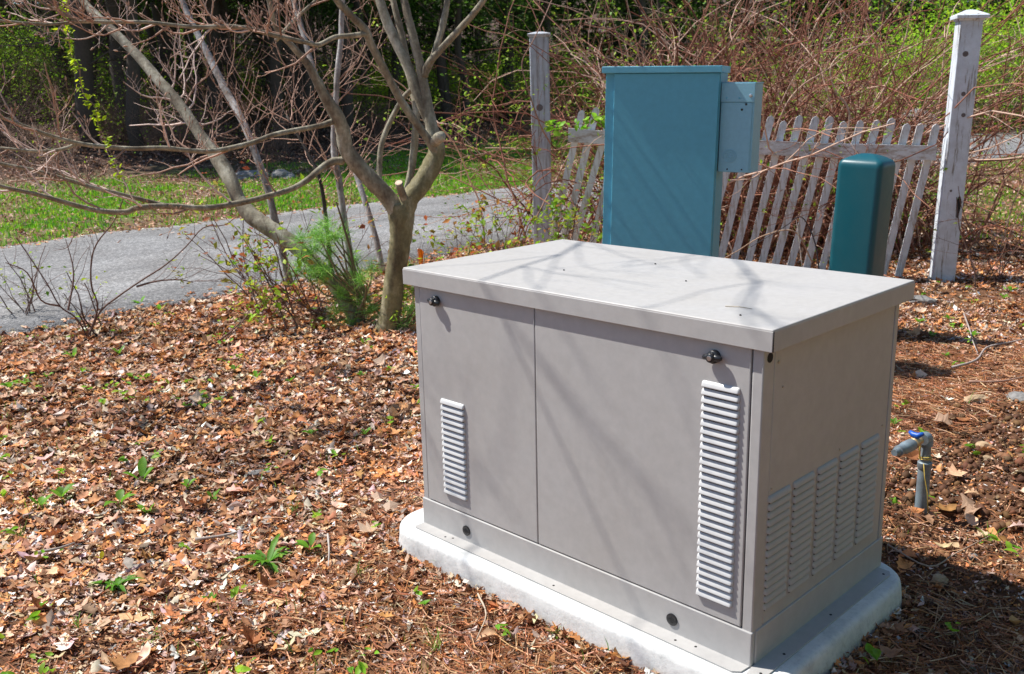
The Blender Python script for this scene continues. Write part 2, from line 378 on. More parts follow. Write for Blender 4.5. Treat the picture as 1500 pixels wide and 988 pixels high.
# front: corner trims and two door panels, 3 mm gaps
bbox('corner_trim', .0, .024, .001, .05, SK-.01, H_+.01, M['beige'], gen, .0025)
bbox('corner_trim', L_-.0285, L_, .001, .05, SK-.01, H_+.01, M['beige'], gen, .0035)
doorL = bbox('door_panel', .0265, .5125, -.001, .018, SK+.003, H_+.01, M['beige'], gen, .0025)
doorR = bbox('door_panel', .5155, L_-.0315, -.001, .018, SK+.003, H_+.01, M['beige'], gen, .0025)
side = bbox('side_panel', L_-.016, L_-.001, .0515, D_-.024, SK-.01, H_+.01, M['beige'], gen, .002)
bbox('corner_trim', L_-.03, L_+.001, D_-.0215, D_, SK-.01, H_+.01, M['beige'], gen, .0025)
bbox('side_panel', .001, .016, .0515, D_-.024, SK-.01, H_+.01, M['beige'], gen, .002)
bbox('rear_panel', .002, L_-.032, D_-.012, D_-.001, SK-.01, H_+.01, M['beige'], gen, .002)
# base skirt, four sides, with folded feet carrying bolt holes
def skirt(pts_out, name):
    return None
sf = bbox('base_skirt', -.003, L_+.002, -.004, .012, .0, SK, M['beige'], gen, .003)
sr_ = bbox('base_skirt', L_-.010, L_+.004, .0145, D_+.003, .0, SK, M['beige'], gen, .003)
bbox('base_skirt', -.004, .010, .0145, D_+.003, .0, SK, M['beige'], gen, .003)
bbox('base_skirt', .0125, L_-.0125, D_-.008, D_+.004, .0, SK, M['beige'], gen, .003)
def flange(name, poly, z0, z1, parent):
    mb = MB(); n = len(poly); V = [(x, y, z0) for x, y in poly]+[(x, y, z1) for x, y in poly]
    mb.add(V, [tuple(range(n))[::-1], tuple(range(n, 2*n))]+[(i, (i+1) % n, n+(i+1) % n, n+i) for i in range(n)])
    return mb.build(name, M['beige'], parent, False)
flange('foot_flange', [(0, -.004), (.0, -.040), (.008, -.046), (L_-.022, -.050), (L_-.004, -.036), (L_-.001, -.004)], .0015, .0045, gen)
flange('foot_flange', [(L_+.004, -.002), (L_+.010, -.036), (L_+.020, -.044), (L_+.044, -.028), (L_+.050, .0), (L_+.050, D_-.04), (L_+.040, D_-.022), (L_+.004, D_-.02)], .0015, .0045, gen)
def disc(name, c, axis_, r, th, mat, parent, seg=20, bev=.15):
    """disc centred at c, axis 'x-' outward +x or 'y-' outward -y or z up"""
    mb = MB(); c = np.array(c, float)
    o = {'y': np.array([0, -1, 0]), 'x': np.array([1, 0, 0]), 'z': np.array([0, 0, 1])}[axis_]
    mb.tube([c-o*.002, c+o*th*(1-bev), c+o*th], [r, r, r*(1-bev)], seg)
    return mb.build(name, mat, parent, False)
for x, y in ((.135, -.03), (.160, -.020), (.60, -.03), (1.02, -.03), (1.075, -.02)): disc('bolt_hole', (x, y, .0046), 'z', .0035, .0006, M['gap'], gen, 10)
for x, y in ((L_+.035, -.012), (L_+.034, .10), (L_+.03, .35), (L_+.035, D_-.05)): disc('bolt_hole', (x, y, .0046), 'z', .0038, .0006, M['gap'], gen, 10)
for x in (.209, .991):
    p_ = disc('hole_plug', (x, -.004, .041), 'y', .0165, .004, M['rubber'], gen, 28)
    pm = MB()
    for k in range(7): pm.tube([(x-.011+k*.0037, -.0083, .041-.009+abs(k-3)*.002), (x-.011+k*.0037, -.0083, .041+.009-abs(k-3)*.002)], .0006, 4)
    pm.build('plug_rib', M['rubber'], p_)
# screws on the side
for y, z in ((.068, .757), (.092, .692), (.404, .448), (.655, .448), (.062, .446)):
    disc('screw', (L_-.001, y, z), 'x', .0045 if z > .7 else .0028, .003, M['screw'], gen, 10, .4)
disc('cable_hole', (L_+.0005, .027, .776), 'x', .0115, .0012, M['gap'], gen, 18)
# lid: top sheet with folded edges and an open corner seam
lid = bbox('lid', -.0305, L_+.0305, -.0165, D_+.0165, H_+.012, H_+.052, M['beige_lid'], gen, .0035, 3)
ed = [(-.031, L_+.030, -.0175, -.0135, H_, H_+.047), (L_+.0275, L_+.0312, -.0150, D_+.017, H_, H_+.047),
      (-.0312, -.0275, -.0130, D_+.017, H_, H_+.047), (-.027, L_+.027, D_+.0135, D_+.0175, H_, H_+.047)]
for e in ed: bbox('lid_edge', *e, M['beige'], lid, .0012)
mb = MB(); mb.tube([(L_+.0313, -.0160, H_+.001), (L_+.0313, -.0160, H_+.048)], .0013, 6); mb.build('corner_seam', M['gap'], lid)
# specks and a pine needle lying on the lid belong to no part: small debris things
for (x, y, z, r_) in ((.55, .50, H_+.0525, .0035), (.78, .33, H_+.0525, .003), (.40, .25, H_+.0525, .003), (1.12, .06, H_+.0525, .003)):
    mb = MB(); mb.tube([(0, 0, 0), (0, 0, .0015), (.001, 0, .0025)], [r_, r_*.9, r_*.3], 6); o = mb.build('debris_speck', M['gap']); o.location = (x, y, z)
    tag(o, {.55: 'dark speck of debris near the back of the generator lid', .78: 'dark speck of debris in the middle of the generator lid', .40: 'dark speck of debris on the left half of the generator lid', 1.12: 'dark speck of debris near the front right corner of the lid'}[x], 'debris')
mb = MB(); mb.tube([(0, 0, 0), (.03, .012, .001), (.065, .015, 0)], [.0011, .0012, .0006], 4, (.55, .25, .14)); o = mb.build('pine_needle', M['screw']); o.location = (1.04, .12, H_+.0535)
tag(o, 'short reddish pine needle lying near the front right corner of the lid', 'pine needle')
# vents -----------------------------------------------------------------
def slat_mesh(w, h, p, mat):
    """pressed louvre: swells outward to its lower lip, rounded ends. local: x across, z up, -y outward"""
    V = []; us = (-1, -.97, -.93, -.88, -.4, .4, .88, .93, .97, 1); nx_ = 9; prof = [(h*.50, 0), (h*.40, .42), (h*.16, .74), (-h*.12, .96), (-h*.22, 1.0), (-h*.27, .84), (-h*.27, .05)]
    for i in range(nx_+1):
        u = us[i]; e = min(1, (1-abs(u))/.10); rnd = math.sqrt(max(0, 1-(1-e)**2)); xx = w/2*math.copysign(1-(1-abs(u))*.0, u)*abs(u) if False else w/2*u
        for (z, q_) in prof: V.append((xx, -.0008-p*q_*rnd, z*(.45+.55*rnd)))
    k = len(prof); Fc = []
    for i in range(nx_):
        for j in range(k-1): a = i*k+j; Fc.append((a, a+1, a+k+1, a+k))
    me = bpy.data.meshes.new('slat'); me.from_pydata(V, [], Fc); me.polygons.foreach_set('use_smooth', [True]*len(Fc)); me.update(); me.materials.append(mat)
    return me
def vent(panel, x0, x1, z0, z1, n, faceside, parent, p=.0085):
    """n slats between z0 and z1; for the side face x0,x1 are y values"""
    if faceside == 'front': v = MB().box(x0+.002, x1-.002, -.0016, -.0005, z0, z1)
    else: v = MB().box(L_-.0015, L_-.0004, x0+.002, x1-.002, z0, z1)
    v = v.build('vent', M['beige'], parent, False)
    pitch = (z1-z0)/n; me = slat_mesh(x1-x0, pitch*1.0, p, M['vent' if faceside == 'front' else 'beige'])  # sunlit copy for the front slats, plain beige for the shaded side
    for i in range(n):
        o = bpy.data.objects.new('slat', me); C.objects.link(o); o.parent = v
        z = z1-pitch*(i+.5)
        if faceside == 'front': o.location = ((x0+x1)/2, -.001, z)
        else: o.location = (L_-.001, (x0+x1)/2, z); o.rotation_euler = (0, 0, PI/2)
        # thin dark slit below the lip
    sl_ = MB()
    for i in range(n):
        z = z1-pitch*(i+1)+pitch*.035
        if faceside == 'front': sl_.box(x0+.006, x1-.006, -.0026, -.001, z-pitch*.04, z+pitch*.24)
        else: sl_.box(L_-.0015, L_+.0010, x0+.006, x1-.006, z-pitch*.04, z+pitch*.24)
    so_ = sl_.build('slit', M['gap'], v, False); so_['kind'] = 'stuff'
vent(doorL, .109, .216, .139, .456, 16, 'front', gen)
vent(doorR, 1.061, 1.165, .137, .700, 29, 'front', gen)
for y0, y1 in ((.046, .150), (.165, .268), (.287, .390), (.407, .512), (.530, .636)): vent(side, y0, y1, .130, .431, 15, 'side', gen, .008)
# latch knobs
def latch(x, z, rot):
    k = empty('latch', (x, -.001, z), 0); k.parent = gen; k.rotation_euler = (0, rot, 0)
    mb = MB(); mb.tube([(0, .0, 0), (0, -.012, 0), (0, -.014, 0)], [.016, .016, .014], 24); base_ = mb
    for s_ in (-1, 1): base_.tube([(0, -.012, 0), (s_*.012, -.014, 0), (s_*.022, -.013, -.001), (s_*.026, -.011, -.001)], [.009, .008, .0065, .003], 10)
    base_.tube([(0, -.012, 0), (0, -.024, 0), (0, -.0255, 0)], [.012, .011, .009], 20)
    o = base_.build('knob', M['rubber'], k)
    disc('key_core', (0, -.0250, 0), 'y', .0062, .0015, M['steel'], k, 16)
latch(.107, .763, .12); latch(1.094, .763, -.05)

# pad ------------------------------------------------------------------
def rrect(x0, x1, y0, y1, r, n=9):
    P = []
    for cx, cy, a in ((x1-r, y0+r, -PI/2), (x1-r, y1-r, 0), (x0+r, y1-r, PI/2), (x0+r, y0+r, PI)):
        for i in range(n): t_ = a+PI/2*i/(n-1); P.append((cx+r*math.cos(t_), cy+r*math.sin(t_)))
    return P
def dense(P, m):
    P = np.array(P); out = []
    for i in range(len(P)):
        a, b_ = P[i], P[(i+1) % len(P)]; k = max(1, int(np.linalg.norm(b_-a)/m))
        for j in range(k): out.append(a+(b_-a)*j/k)
    return np.array(out)
prof = [(0, -.16), (-.003, -.10), (.0, -.075), (.003, -.040), (.005, -.018), (.008, -.008), (.013, -.003), (.019, -.0005), (.026, 0)]
ringP = dense(rrect(-.115, 1.318, -.094, .755, .135), .02); n = len(ringP); cen = np.array([.6, .33])
tang = np.roll(ringP, -1, 0)-np.roll(ringP, 1, 0); nrm = np.stack([-tang[:, 1], tang[:, 0]], 1); nrm /= np.linalg.norm(nrm, axis=1, keepdims=True)
mb = MB(); V = []
for k, (ins, z) in enumerate(prof):
    jit = (vnoise(ringP[:, 0], ringP[:, 1]+k*.3, 14, 20+k)*.005+vnoise(ringP[:, 0], ringP[:, 1], 45, 30+k)*.0015) if k < 4 else vnoise(ringP[:, 0], ringP[:, 1], 12, 3)*.002
    p2 = ringP+nrm*(ins+jit)[:, None]; V.append(np.column_stack([p2, np.full(n, z)]))
V = np.vstack(V); Fc = [(k*n+i, k*n+(i+1) % n, (k+1)*n+(i+1) % n, (k+1)*n+i) for k in range(len(prof)-1) for i in range(n)]
Fc.append(tuple((len(prof)-1)*n+i for i in range(n))); mb.add(V, Fc)
pad = mb.build('concrete_pad', M['concrete']); tag(pad, 'white cast concrete pad with rounded corners under the beige generator', 'concrete pad')

# ------------------------------------------------------------------ electrical cabinet
def frame_at(px, py, d, theta, lean=0):
    """empty whose local x runs right along a face turned by theta from the view plane"""
    p = at(px, py, d); rz = PI/4-theta            # view plane direction is (1,1)/sqrt2
    return p, rz
p, rz = frame_at(877, 360, 5.30, math.radians(21))
cab = empty('electrical_cabinet', (p[0], p[1], ghs(p[0], p[1])), 0, 'tall blue steel electrical cabinet with flat lid behind the generator', 'cabinet', rot=(0, math.radians(1.2), rz))
cw, cd, chh = .605, .26, 1.578
bbox('body', 0, cw, .026, cd, 0, chh-.03, M['blue'], cab, .003)
bbox('door', .052, cw-.004, 0, .0255, .03, chh-.036, M['blue'], cab, .003)
bbox('lid', -.012, cw+.010, -.014, cd+.01, chh-.034, chh, M['blue_trim'], cab, .003)
# pale pull box on its right side
b0 = empty('disconnect_box', (0, 0, 0), 0, 'small pale blue metal box mounted on the right side of the blue cabinet', 'electrical box', rot=(0, math.radians(1.2), rz-math.radians(6)))
Mc = cab.matrix_basis
b0.location = Mc @ Vector((cw+.0035, .045, chh-.535)); bw, bd, bh = .172, .17, .45
bbox('box_body', 0, bw, 0.004, bd, 0, bh-.004, M['light_blue'], b0, .002)
cov = bbox('front_cover', .002, bw-.010, 0, .0035, .002, bh-.098, M['light_blue'], b0, .001)
bbox('top_flange', .0, bw, -.004, .0035, bh-.094, bh, M['light_blue'], b0, .0015)
bbox('rain_cap', -.001, bw+.002, .004, bd+.003, bh-.0035, bh+.004, M['light_blue'], b0, .001)
for x, z in ((.03, bh-.075), (.095, bh-.075)): disc('screw', (x, -.004, z), 'y', .005, .003, M['blue'], b0, 12, .4)
disc('screw', (bw-.020, -.004, bh-.062), 'y', .0085, .004, M['steel'], b0, 14, .4)
for x, z in ((bw-.042, bh-.105), (bw-.062, bh-.132)): disc('screw_hole', (x, 0, z), 'y', .006, .0012, M['gap'], b0, 12)
for x in (.05, .125): disc('screw_hole', (x, 0, .016), 'y', .0045, .001, M['gap'], b0, 12)
for rr in (.032, .021, .010):
    a = np.linspace(0, 2*PI, 29); mb = MB(); mb.tube(np.column_stack([.06+rr*np.cos(a), -.0004+0*a, .083+rr*np.sin(a)]), .0030, 5, cap=False); mb.build('knockout_ring', M['light_blue'], b0)

# ------------------------------------------------------------------ green pedestal
p = at(1207, 405, 5.62)
ped = empty('utility_pedestal', (p[0], p[1], ghs(p[0], p[1])), 0, 'dark teal green plastic utility pedestal with domed top in front of the picket fence', 'utility pedestal', rot=(0, math.radians(2.0), math.radians(2)))
def super_ring(w, d, z, r, n=6):
    return [(x, y, z) for x, y in rrect(0, w, 0, d, r, n)]
w, d, hh = .262, .225, 1.085
rings = []
levels = [(0, 0, .035), (0, .3, .035), (0, hh-.075, .035), (.001, hh-.06, .035), (.006, hh-.045, .034), (.016, hh-.034, .032)]
for ins, z, r in levels: rings.append([(x*(w-2*ins)/w+ins, y*(d-2*ins)/d+ins, z) for x, y, z in super_ring(w, d, z, r)])
for k in range(1, 7):      # domed cap
    u = k/6; ins = .016+u*.10; z = hh-.034+.034*math.sin(u*PI/2)
    rings.append([(x*(w-2*ins)/w+ins, y*(d-2*min(ins, d*.46))/d+min(ins, d*.46), z) for x, y, z in super_ring(w, d, z, .03)])
n = len(rings[0]); mb = MB(); V = [v for r_ in rings for v in r_]
Fc = [(k*n+i, k*n+(i+1) % n, (k+1)*n+(i+1) % n, (k+1)*n+i) for k in range(len(rings)-1) for i in range(n)]+[tuple((len(rings)-1)*n+i for i in range(n))]
mb.add(V, Fc); mb.build('cover', M['green'], ped)
mb = MB(); mb.box(-.012, w+.012, -.012, d+.012, -.05, .05); mb.build('base_flange', M['green'], ped, False)

# ------------------------------------------------------------------ fence
def post(name, px, py, d, theta, lean, w, h, mat, label, cap_over, cap_h, fwd=0):
    p = at(px, py, d); e = empty(name, (p[0], p[1], ghs(p[0], p[1])-.03), 0, label, 'fence post', rot=(fwd, lean, PI/4-theta))
    bbox('shaft', -w/2, w/2, -w/2, w/2, 0, h, mat, e, .006)
    c1 = MB(); o = w/2+cap_over
    rg = [(w/2+.006, h-.012), (w/2+.010, h+.0), (o, h+.004), (o+.002, h+.006+cap_h*.35), (o-.008, h+.008+cap_h*.45), (w*.18, h+.01+cap_h), (.01, h+.01+cap_h*1.06)]
    V = [(sx_*q_, sy_*q_, z) for q_, z in rg for sx_, sy_ in ((-1, -1), (1, -1), (1, 1), (-1, 1))]
    Fc = [(k*4+i, k*4+(i+1) % 4, k*4+4+(i+1) % 4, k*4+4+i) for k in range(len(rg)-1) for i in range(4)]+[(24, 25, 26, 27)]
    c1.add(V, Fc); c1.build('cap', M['post_white' if mat is M['post_white'] else 'post_grey'], e, False); return e
P1 = post('fence_post', 1379, 412, 7.32, math.radians(11), math.radians(1.0), .155, 1.94, M['post_white'], 'tall leaning weathered white post with pointed cap at the picket fence end', .030, .055)
for z, x, r in ((1.70, -.02, .020), (1.42, -.005, .016), (1.27, .01, .015), (.72, -.02, .009)): disc('knot', (x, -.0776, z), 'y', r, .0015, M['knot'], P1, 14)
mb = MB(); a = np.linspace(0, 2*PI, 13)[:-1]
mb.add(np.column_stack([(.045)+.016*np.cos(a)*(1+.3*np.sin(3*a)), -.0786+0*a, .60+.085*np.sin(a)]), [tuple(range(12))]); mb.build('split', M['gap'], P1, False)
P2 = post('fence_post', 796, 366, 8.3, math.radians(4), math.radians(-.3), .155, 1.93, M['post_grey'], 'straight weathered grey wooden post with small cap standing left of the blue cabinet', .016, .022)
for z, x, r in ((1.36, -.005, .028), (.52, -.02, .024)): disc('knot', (x, -.0776, z), 'y', r, .0015, M['knot'], P2, 14)
# picket fence from the right post to the left
fl, fr = at(826, 205, 7.85), at(1376, 226, 7.30); fx = fr-fl; flen = np.linalg.norm(fx[:2]); fdir = fx[:2]/flen
fen = empty('picket_fence', (fl[0], fl[1], 0), math.atan2(fdir[1], fdir[0]), 'low weathered white picket fence leaning behind the cabinet and the green pedestal', 'fence')
zr = lambda x: at(826+550*x/flen, 198+ (224-198)*x/flen, 7.85-.55*x/flen)[2]
z_l, z_r = at(826, 197, 7.85)[2], at(1376, 224, 7.30)[2]
zrl = lambda x: z_l+(z_r-z_l)*(x/flen)-.025*math.sin(PI*x/flen)
def rail(x0, x1, off, th=.105, y0=-.022):
    mb = MB(); xs = np.linspace(x0, x1, 9); V = []
    for x in xs:
        z = zrl(x)+off+random.uniform(-.003, .003)
        V += [(x, y0-.020, z-th/2), (x, y0+.018, z-th/2), (x, y0+.018, z+th/2), (x, y0-.020, z+th/2)]
    Fc = [(k*4+i, k*4+4+i, k*4+4+(i+1) % 4, k*4+(i+1) % 4) for k in range(8) for i in range(4)]+[(3, 2, 1, 0), (32, 33, 34, 35)]
    mb.add(V, Fc); return mb.build('rail', M['rail'], fen, False)
rail(.04, flen-.03, 0)
NP = 25
for i in range(NP):
    x = .10+i*(flen-.16)/(NP-1)+random.uniform(-.008, .008); lean = math.radians(10+6*(1-x/flen)+random.uniform(-1.6, 1.6))
    w = .054+random.uniform(-.003, .004); zt = zrl(x); up = .235+random.uniform(-.03, .025); gp = fl[:2]+fdir*x
    dn = zt-ghs(*gp)+.0 - random.uniform(-.02, .05)
    if i in (0, 1): lean *= 1.0; up = .20+.03*i
    V = []; prof_ = [(-w/2, -dn), (w/2, -dn), (w/2, up-.03), (w*.36, up-.012), (0, up), (-w*.36, up-.012), (-w/2, up-.03)]
    n = len(prof_); c, s_ = math.cos(lean), math.sin(lean)
    for yy in (.001, .020):
        for a, b_ in prof_: V.append((a*c+b_*s_, yy-b_*.06, -a*s_+b_*c))
    mb = MB(); mb.add(V, [tuple(range(n)), tuple(range(n, 2*n))[::-1]]+[(j, n+j, n+(j+1) % n, (j+1) % n) for j in range(n)])
    o = mb.build('picket', M['picket'], fen, False); o.location = (x, 0, zt)

# ------------------------------------------------------------------ gas riser
g0 = at(1349, 745, 3.17); gz = ghs(g0[0], g0[1])
gas = empty('gas_riser', (g0[0], g0[1], gz), 0, 'short grey riser pipe with blue handled valve in soil right of the generator', 'pipe')
def lo(x, y, d): return at(x, y, d)-np.array([g0[0], g0[1], gz])
def tub(name, pts, mat, parent, k=16): mb = MB(); mb.tube([p for p, r in pts], [r for p, r in pts], k); o_ = mb.build(name, mat, parent); o_.data.set_sharp_from_angle(angle=math.radians(35)); return o_
zt = at(1350, 641, 3.17)[2]-gz
tub('lower_pipe', [((0, 0, -.06), .0215), ((0, 0, zt-.115), .0215)], M['galv'], gas, 20)
tub('coupling', [((0, 0, zt-.115), .0225), ((0, 0, zt-.112), .0245), ((0, 0, zt-.092), .0245), ((0, 0, zt-.089), .021)], M['galv'], gas, 20)
tub('upper_pipe', [((0, 0, zt-.09), .0165), ((0, 0, zt-.02), .0165)], M['galv'], gas, 18)
u_ = lo(1303, 664, 3.02)-np.array([0, 0, zt]); u_ = np.array([u_[0], u_[1], min(u_[2], -.004)]); ulen = np.linalg.norm(u_); u_ /= ulen; K = ulen/.165
top = np.array([0, 0, zt]); el = [((0, 0, zt-.030), .0215), ((0, 0, zt-.012), .0215)]
for k in range(1, 6): a = k/5*PI/2; q_ = top+np.array([0, 0, -.012])+np.array([0, 0, 1])*.014*math.sin(a)+u_*.014*(1-math.cos(a)); el.append((q_, .021))
el.append((top+u_*.030, .022)); tub('elbow', el, M['galv'], gas, 18)
tub('valve_body', [(top+u_*K*.030, 0.0125), (top+u_*K*.045, 0.013), (top+u_*K*.046, 0.017), (top+u_*K*.062, 0.0202), (top+u_*K*.066, 0.0125)], M['brass'], gas, 12)
tub('union', [(top+u_*K*.066, 0.0185), (top+u_*K*.070, 0.021), (top+u_*K*.100, 0.021), (top+u_*K*.104, 0.0175), (top+u_*K*.128, 0.0185), (top+u_*K*.130, 0.0134), (top+u_*K*.145, 0.0112)], M['galv'], gas, 18)
sdv = np.cross(u_, [0, 0, 1]); vc = top+u_*K*.054
hb = MB(); hb.tube([vc, vc+np.array([0, 0, .030])], .007, 10)
hb.tube([vc+sdv*.024+np.array([0, 0, .036]), vc+sdv*.010+np.array([0, 0, .028]), vc-sdv*.008+np.array([0, 0, .028]), vc-sdv*.026+np.array([0, 0, .040])], [.006, .0105, .0105, .006], 10)
hb.build('valve_handle', M['blue_plastic'], gas)
a = np.linspace(0, 4*PI, 34); mb = MB(); mb.tube(np.column_stack([.020*np.cos(a), .020*np.sin(a), zt-.082+.0035*a/PI]), .0021, 5)
mb.tube([(.0-.012, -.019, zt-.075), (-.014, -.022, zt-.04), (-.010, -.022, zt-.012)], .0022, 5)
mb.tube([(.005, -.024, zt-.09), (.014, -.026, zt-.14), (.026, -.024, zt-.19), (.036, -.02, .0)], .0016, 5); mb.build('yellow_cord', M['yellow'], gas)

# ------------------------------------------------------------------ trees near the drive
def limb(pts, d0, k=9, sub=4, wob=0):
    """pts: (x, y, radius px, extra distance)"""
    out = []
    for x, y, r, dd in pts:
        q_ = at(x, y, d0+dd); out.append((*q_, r*(d0+dd)/FPX*1.0))
    return smooth_path(out, sub)
def put(name, path, mat, parent, k=9, col=(1, 1, 1), rough=.03):
    mb = MB(); mb.tube(path[:, :3], path[:, 3], k, col, rough=rough); o = mb.build(name, mat, parent); return o
def rebase(root, path_objs): pass
def grow(mb, p, dr, length, r, level, col, up=.3, kids=(3, 5), wander=.25, buds=None, k=4, shrink=.55):
    """a twig with side twigs; appends tubes to mb"""
    n = 6 if level > 0 else 5; P = [np.array(p, float)]; d_ = np.array(dr, float); d_ /= np.linalg.norm(d_); st_ = length/n
    for i in range(n):
        d_ = d_+rng.normal(0, wander, 3)*.5+np.array([0, 0, up*.22]); d_ /= np.linalg.norm(d_); P.append(P[-1]+d_*st_)
    P = np.array(P); rr = np.linspace(r, r*.45, n+1)
    c = np.array(col)*(1+rng.normal(0, .15)); mb.tube(P, rr, k, tuple(np.clip(c, .01, 1)), cap=False)
    if buds is not None: buds.append((P[-1], d_.copy()))
    if level > 0:
        for _ in range(rng.integers(kids[0], kids[1]+1)):
            i = rng.integers(1, n); q_ = P[i]; t_ = P[i+1]-P[i]; t_ /= np.linalg.norm(t_)
            s_ = rng.normal(0, 1, 3); s_ -= t_*(s_@t_); s_ /= np.linalg.norm(s_)+1e-6
            grow(mb, q_, t_*.7+s_*.8+np.array([0, 0, up*.5]), length*shrink*rng.uniform(.6, 1.15), rr[i]*.65, level-1, c, up, kids, wander, buds, max(3, k-1), shrink)
def bud_mesh(mb, buds, size, col, prob=1.0):
    for p, d_ in buds:
        if rng.random() > prob: continue
        mb.tube([p, p+d_*size*.5, p+d_*size], [size*.12, size*.2, size*.03], 4, tuple(np.clip(np.array(col)*(1+rng.normal(0, .15)), 0, 1)), cap=False)

TW = (.44, .27, .20); TWL = (.66, .50, .43)
def origin_of(px, py, d): p = at(px, py, d); return (p[0], p[1], ghs(p[0], p[1]))
def tree_root(name, px, py, d, label, cat='tree'):
    o = origin_of(px, py, d); return empty(name, o, 0, label, cat)
def localise(root):
    """children were built in world space: keep them there under the offset root"""
    bpy.context.view_layer.update()
    for ch in list(root.children):
        if not ch.get('_loc'): ch.matrix_parent_inverse = Matrix.Translation(-Vector(root.location))

T1 = tree_root('bare_tree', 570, 490, 5.94, 'bare grey forked tree with a pale sawn stub, standing left of the generator')
d0 = 5.94
trunk = limb([(562, 514, 34, 0), (564, 498, 24, 0), (567, 482, 18.5, 0), (572, 460, 16, 0), (577, 420, 15.5, 0), (583, 380, 15.5, 0), (587, 345, 16.5, 0), (588, 318, 19, 0), (586, 298, 17, 0)], d0, 14, 5)
put('trunk', trunk, M['bark_moss'], T1, 16, rough=.035)
limbs = {
 'L1': [(586, 318, 17, 0), (570, 292, 15, -.02), (545, 265, 15, -.05), (522, 240, 14.5, -.08), (507, 218, 13, -.1), (502, 190, 12, -.12), (492, 167, 11.5, -.15), (478, 145, 9.5, -.18), (466, 122, 8, -.2), (452, 96, 7, -.22), (432, 72, 5.5, -.25), (405, 42, 4.5, -.3), (395, 5, 4, -.35), (380, -60, 3, -.4)],
 'R1': [(588, 318, 18, 0), (600, 292, 15, 0), (615, 272, 15, .03), (630, 248, 15, .05), (640, 222, 13, .06), (637, 200, 10, .06)],
 'a': [(640, 222, 11, .06), (632, 185, 11, .08), (625, 150, 9.5, .1), (616, 100, 8, .12), (603, 45, 7, .15), (592, 0, 6.5, .2), (575, -90, 5, .3), (566, -200, 3, .4)],
 'b': [(640, 224, 8, .04), (626, 203, 7, 0), (612, 184, 6.5, -.04), (587, 147, 6.5, -.1), (564, 104, 6.5, -.18), (544, 66, 6.5, -.24), (534, 43, 6.5, -.28), (513, 22, 6, -.34), (492, -2, 5.5, -.4), (450, -70, 4, -.55)],
 'c': [(632, 185, 8, .09), (616, 150, 8.5, .1), (606, 122, 8.5, .12), (596, 95, 8, .14), (580, 62, 8, .16), (567, 32, 8, .18), (555, -5, 7, .2), (535, -90, 5, .3), (528, -180, 3, .35)],
 'd': [(594, 292, 6, .1), (598, 272, 5.5, .14), (604, 240, 5.5, .18), (608, 200, 5.5, .2), (610, 160, 5.5, .22), (600, 110, 5, .3), (588, 50, 4.5, .35), (574, -10, 4, .4), (560, -110, 3, .5)],
 'e': [(556, 272, 4, .1), (556, 240, 4, .14), (559, 212, 4, .16), (570, 182, 3.8, .2), (588, 148, 3.8, .22), (604, 130, 3.8, .2), (624, 108, 4, .18), (640, 67, 4.5, .2), (650, 30, 4.5, .22), (656, -5, 4, .25), (664, -90, 3, .35)],
 'f': [(622, 112, 5, .1), (626, 96, 4.8, .08), (641, 78, 4.8, .05), (667, 50, 4.6, 0), (692, 22, 4.4, -.05), (712, -5, 4, -.1), (760, -80, 3, -.2)],
 'm': [(503, 236, 7, -.08), (487, 237, 6.5, -.12), (470, 247, 5.8, -.18), (450, 264, 5.3, -.24), (427, 277, 5, -.3), (398, 286, 5, -.38), (354, 297, 5, -.5), (300, 305, 4.8, -.65), (244, 302, 4.8, -.8), (200, 305, 4.8, -.92), (184, 311, 4.8, -.96), (144, 309, 4.3, -1.05), (100, 298, 4, -1.15), (50, 284, 3.6, -1.28), (0, 273, 3.3, -1.4), (-70, 250, 2.6, -1.6)],
 'm2': [(246, 302, 4, -.8), (225, 297, 3.8, -.82), (177, 285, 3.6, -.9), (140, 276, 3.5, -.96), (110, 267, 3.4, -1), (50, 250, 3.3, -1.1), (0, 240, 3, -1.2), (-70, 222, 2.4, -1.35)],
 'n': [(489, 178, 5.5, -.15), (470, 184, 4.6, -.2), (450, 188, 4.2, -.26), (400, 198, 4, -.4), (367, 210, 4, -.5), (317, 221, 4, -.62), (280, 221, 3.9, -.7), (238, 217, 3.8, -.8), (195, 218, 3.7, -.9), (150, 215, 3.6, -1), (113, 210, 3.6, -1.08), (67, 197, 3.4, -1.18), (17, 178, 3, -1.3), (-30, 160, 2.5, -1.4)],
 'n2': [(113, 211, 2.6, -1.08), (90, 219, 2.4, -1.1), (55, 222, 2.2, -1.16), (0, 217, 2, -1.25)],
 'o': [(536, 50, 4, -.28), (510, 53, 3.5, -.34), (490, 55, 3.3, -.38), (467, 66, 3.3, -.44), (450, 63, 3.2, -.5), (400, 52, 3.1, -.65), (368, 43, 3, -.75), (334, 39, 2.9, -.85), (284, 40, 2.7, -1), (214, 33, 2.5, -1.15), (160, 33, 2.3, -1.3), (117, 32, 2.2, -1.4), (67, 36, 2, -1.5), (0, 31, 1.8, -1.65), (-60, 28, 1.5, -1.8)],
 'p': [(116, 32, 2.4, -1.4), (88, 18, 2.2, -1.45), (60, 3, 2, -1.5), (30, -20, 1.8, -1.55)],
 'q': [(404, 60, 3, -.24), (436, 25, 2.6, -.2), (470, -5, 2.4, -.1)],
}
paths = {}
SC = {'L1': .84, 'R1': .95, 'a': .84, 'c': .88, 'b': .88, 'm': .86, 'm2': .86, 'n': .86}
for k_, v in limbs.items():
    v = [(x, y, r_*SC.get(k_, 1), dd) for x, y, r_, dd in v]
    paths[k_] = limb(v, d0, 9, 4); put('limb', paths[k_], M['bark'] if k_ != 'R1' else M['bark_moss'], T1, 12 if v[0][2] > 9 else 8, rough=.04 if v[0][2] > 4 else .02)
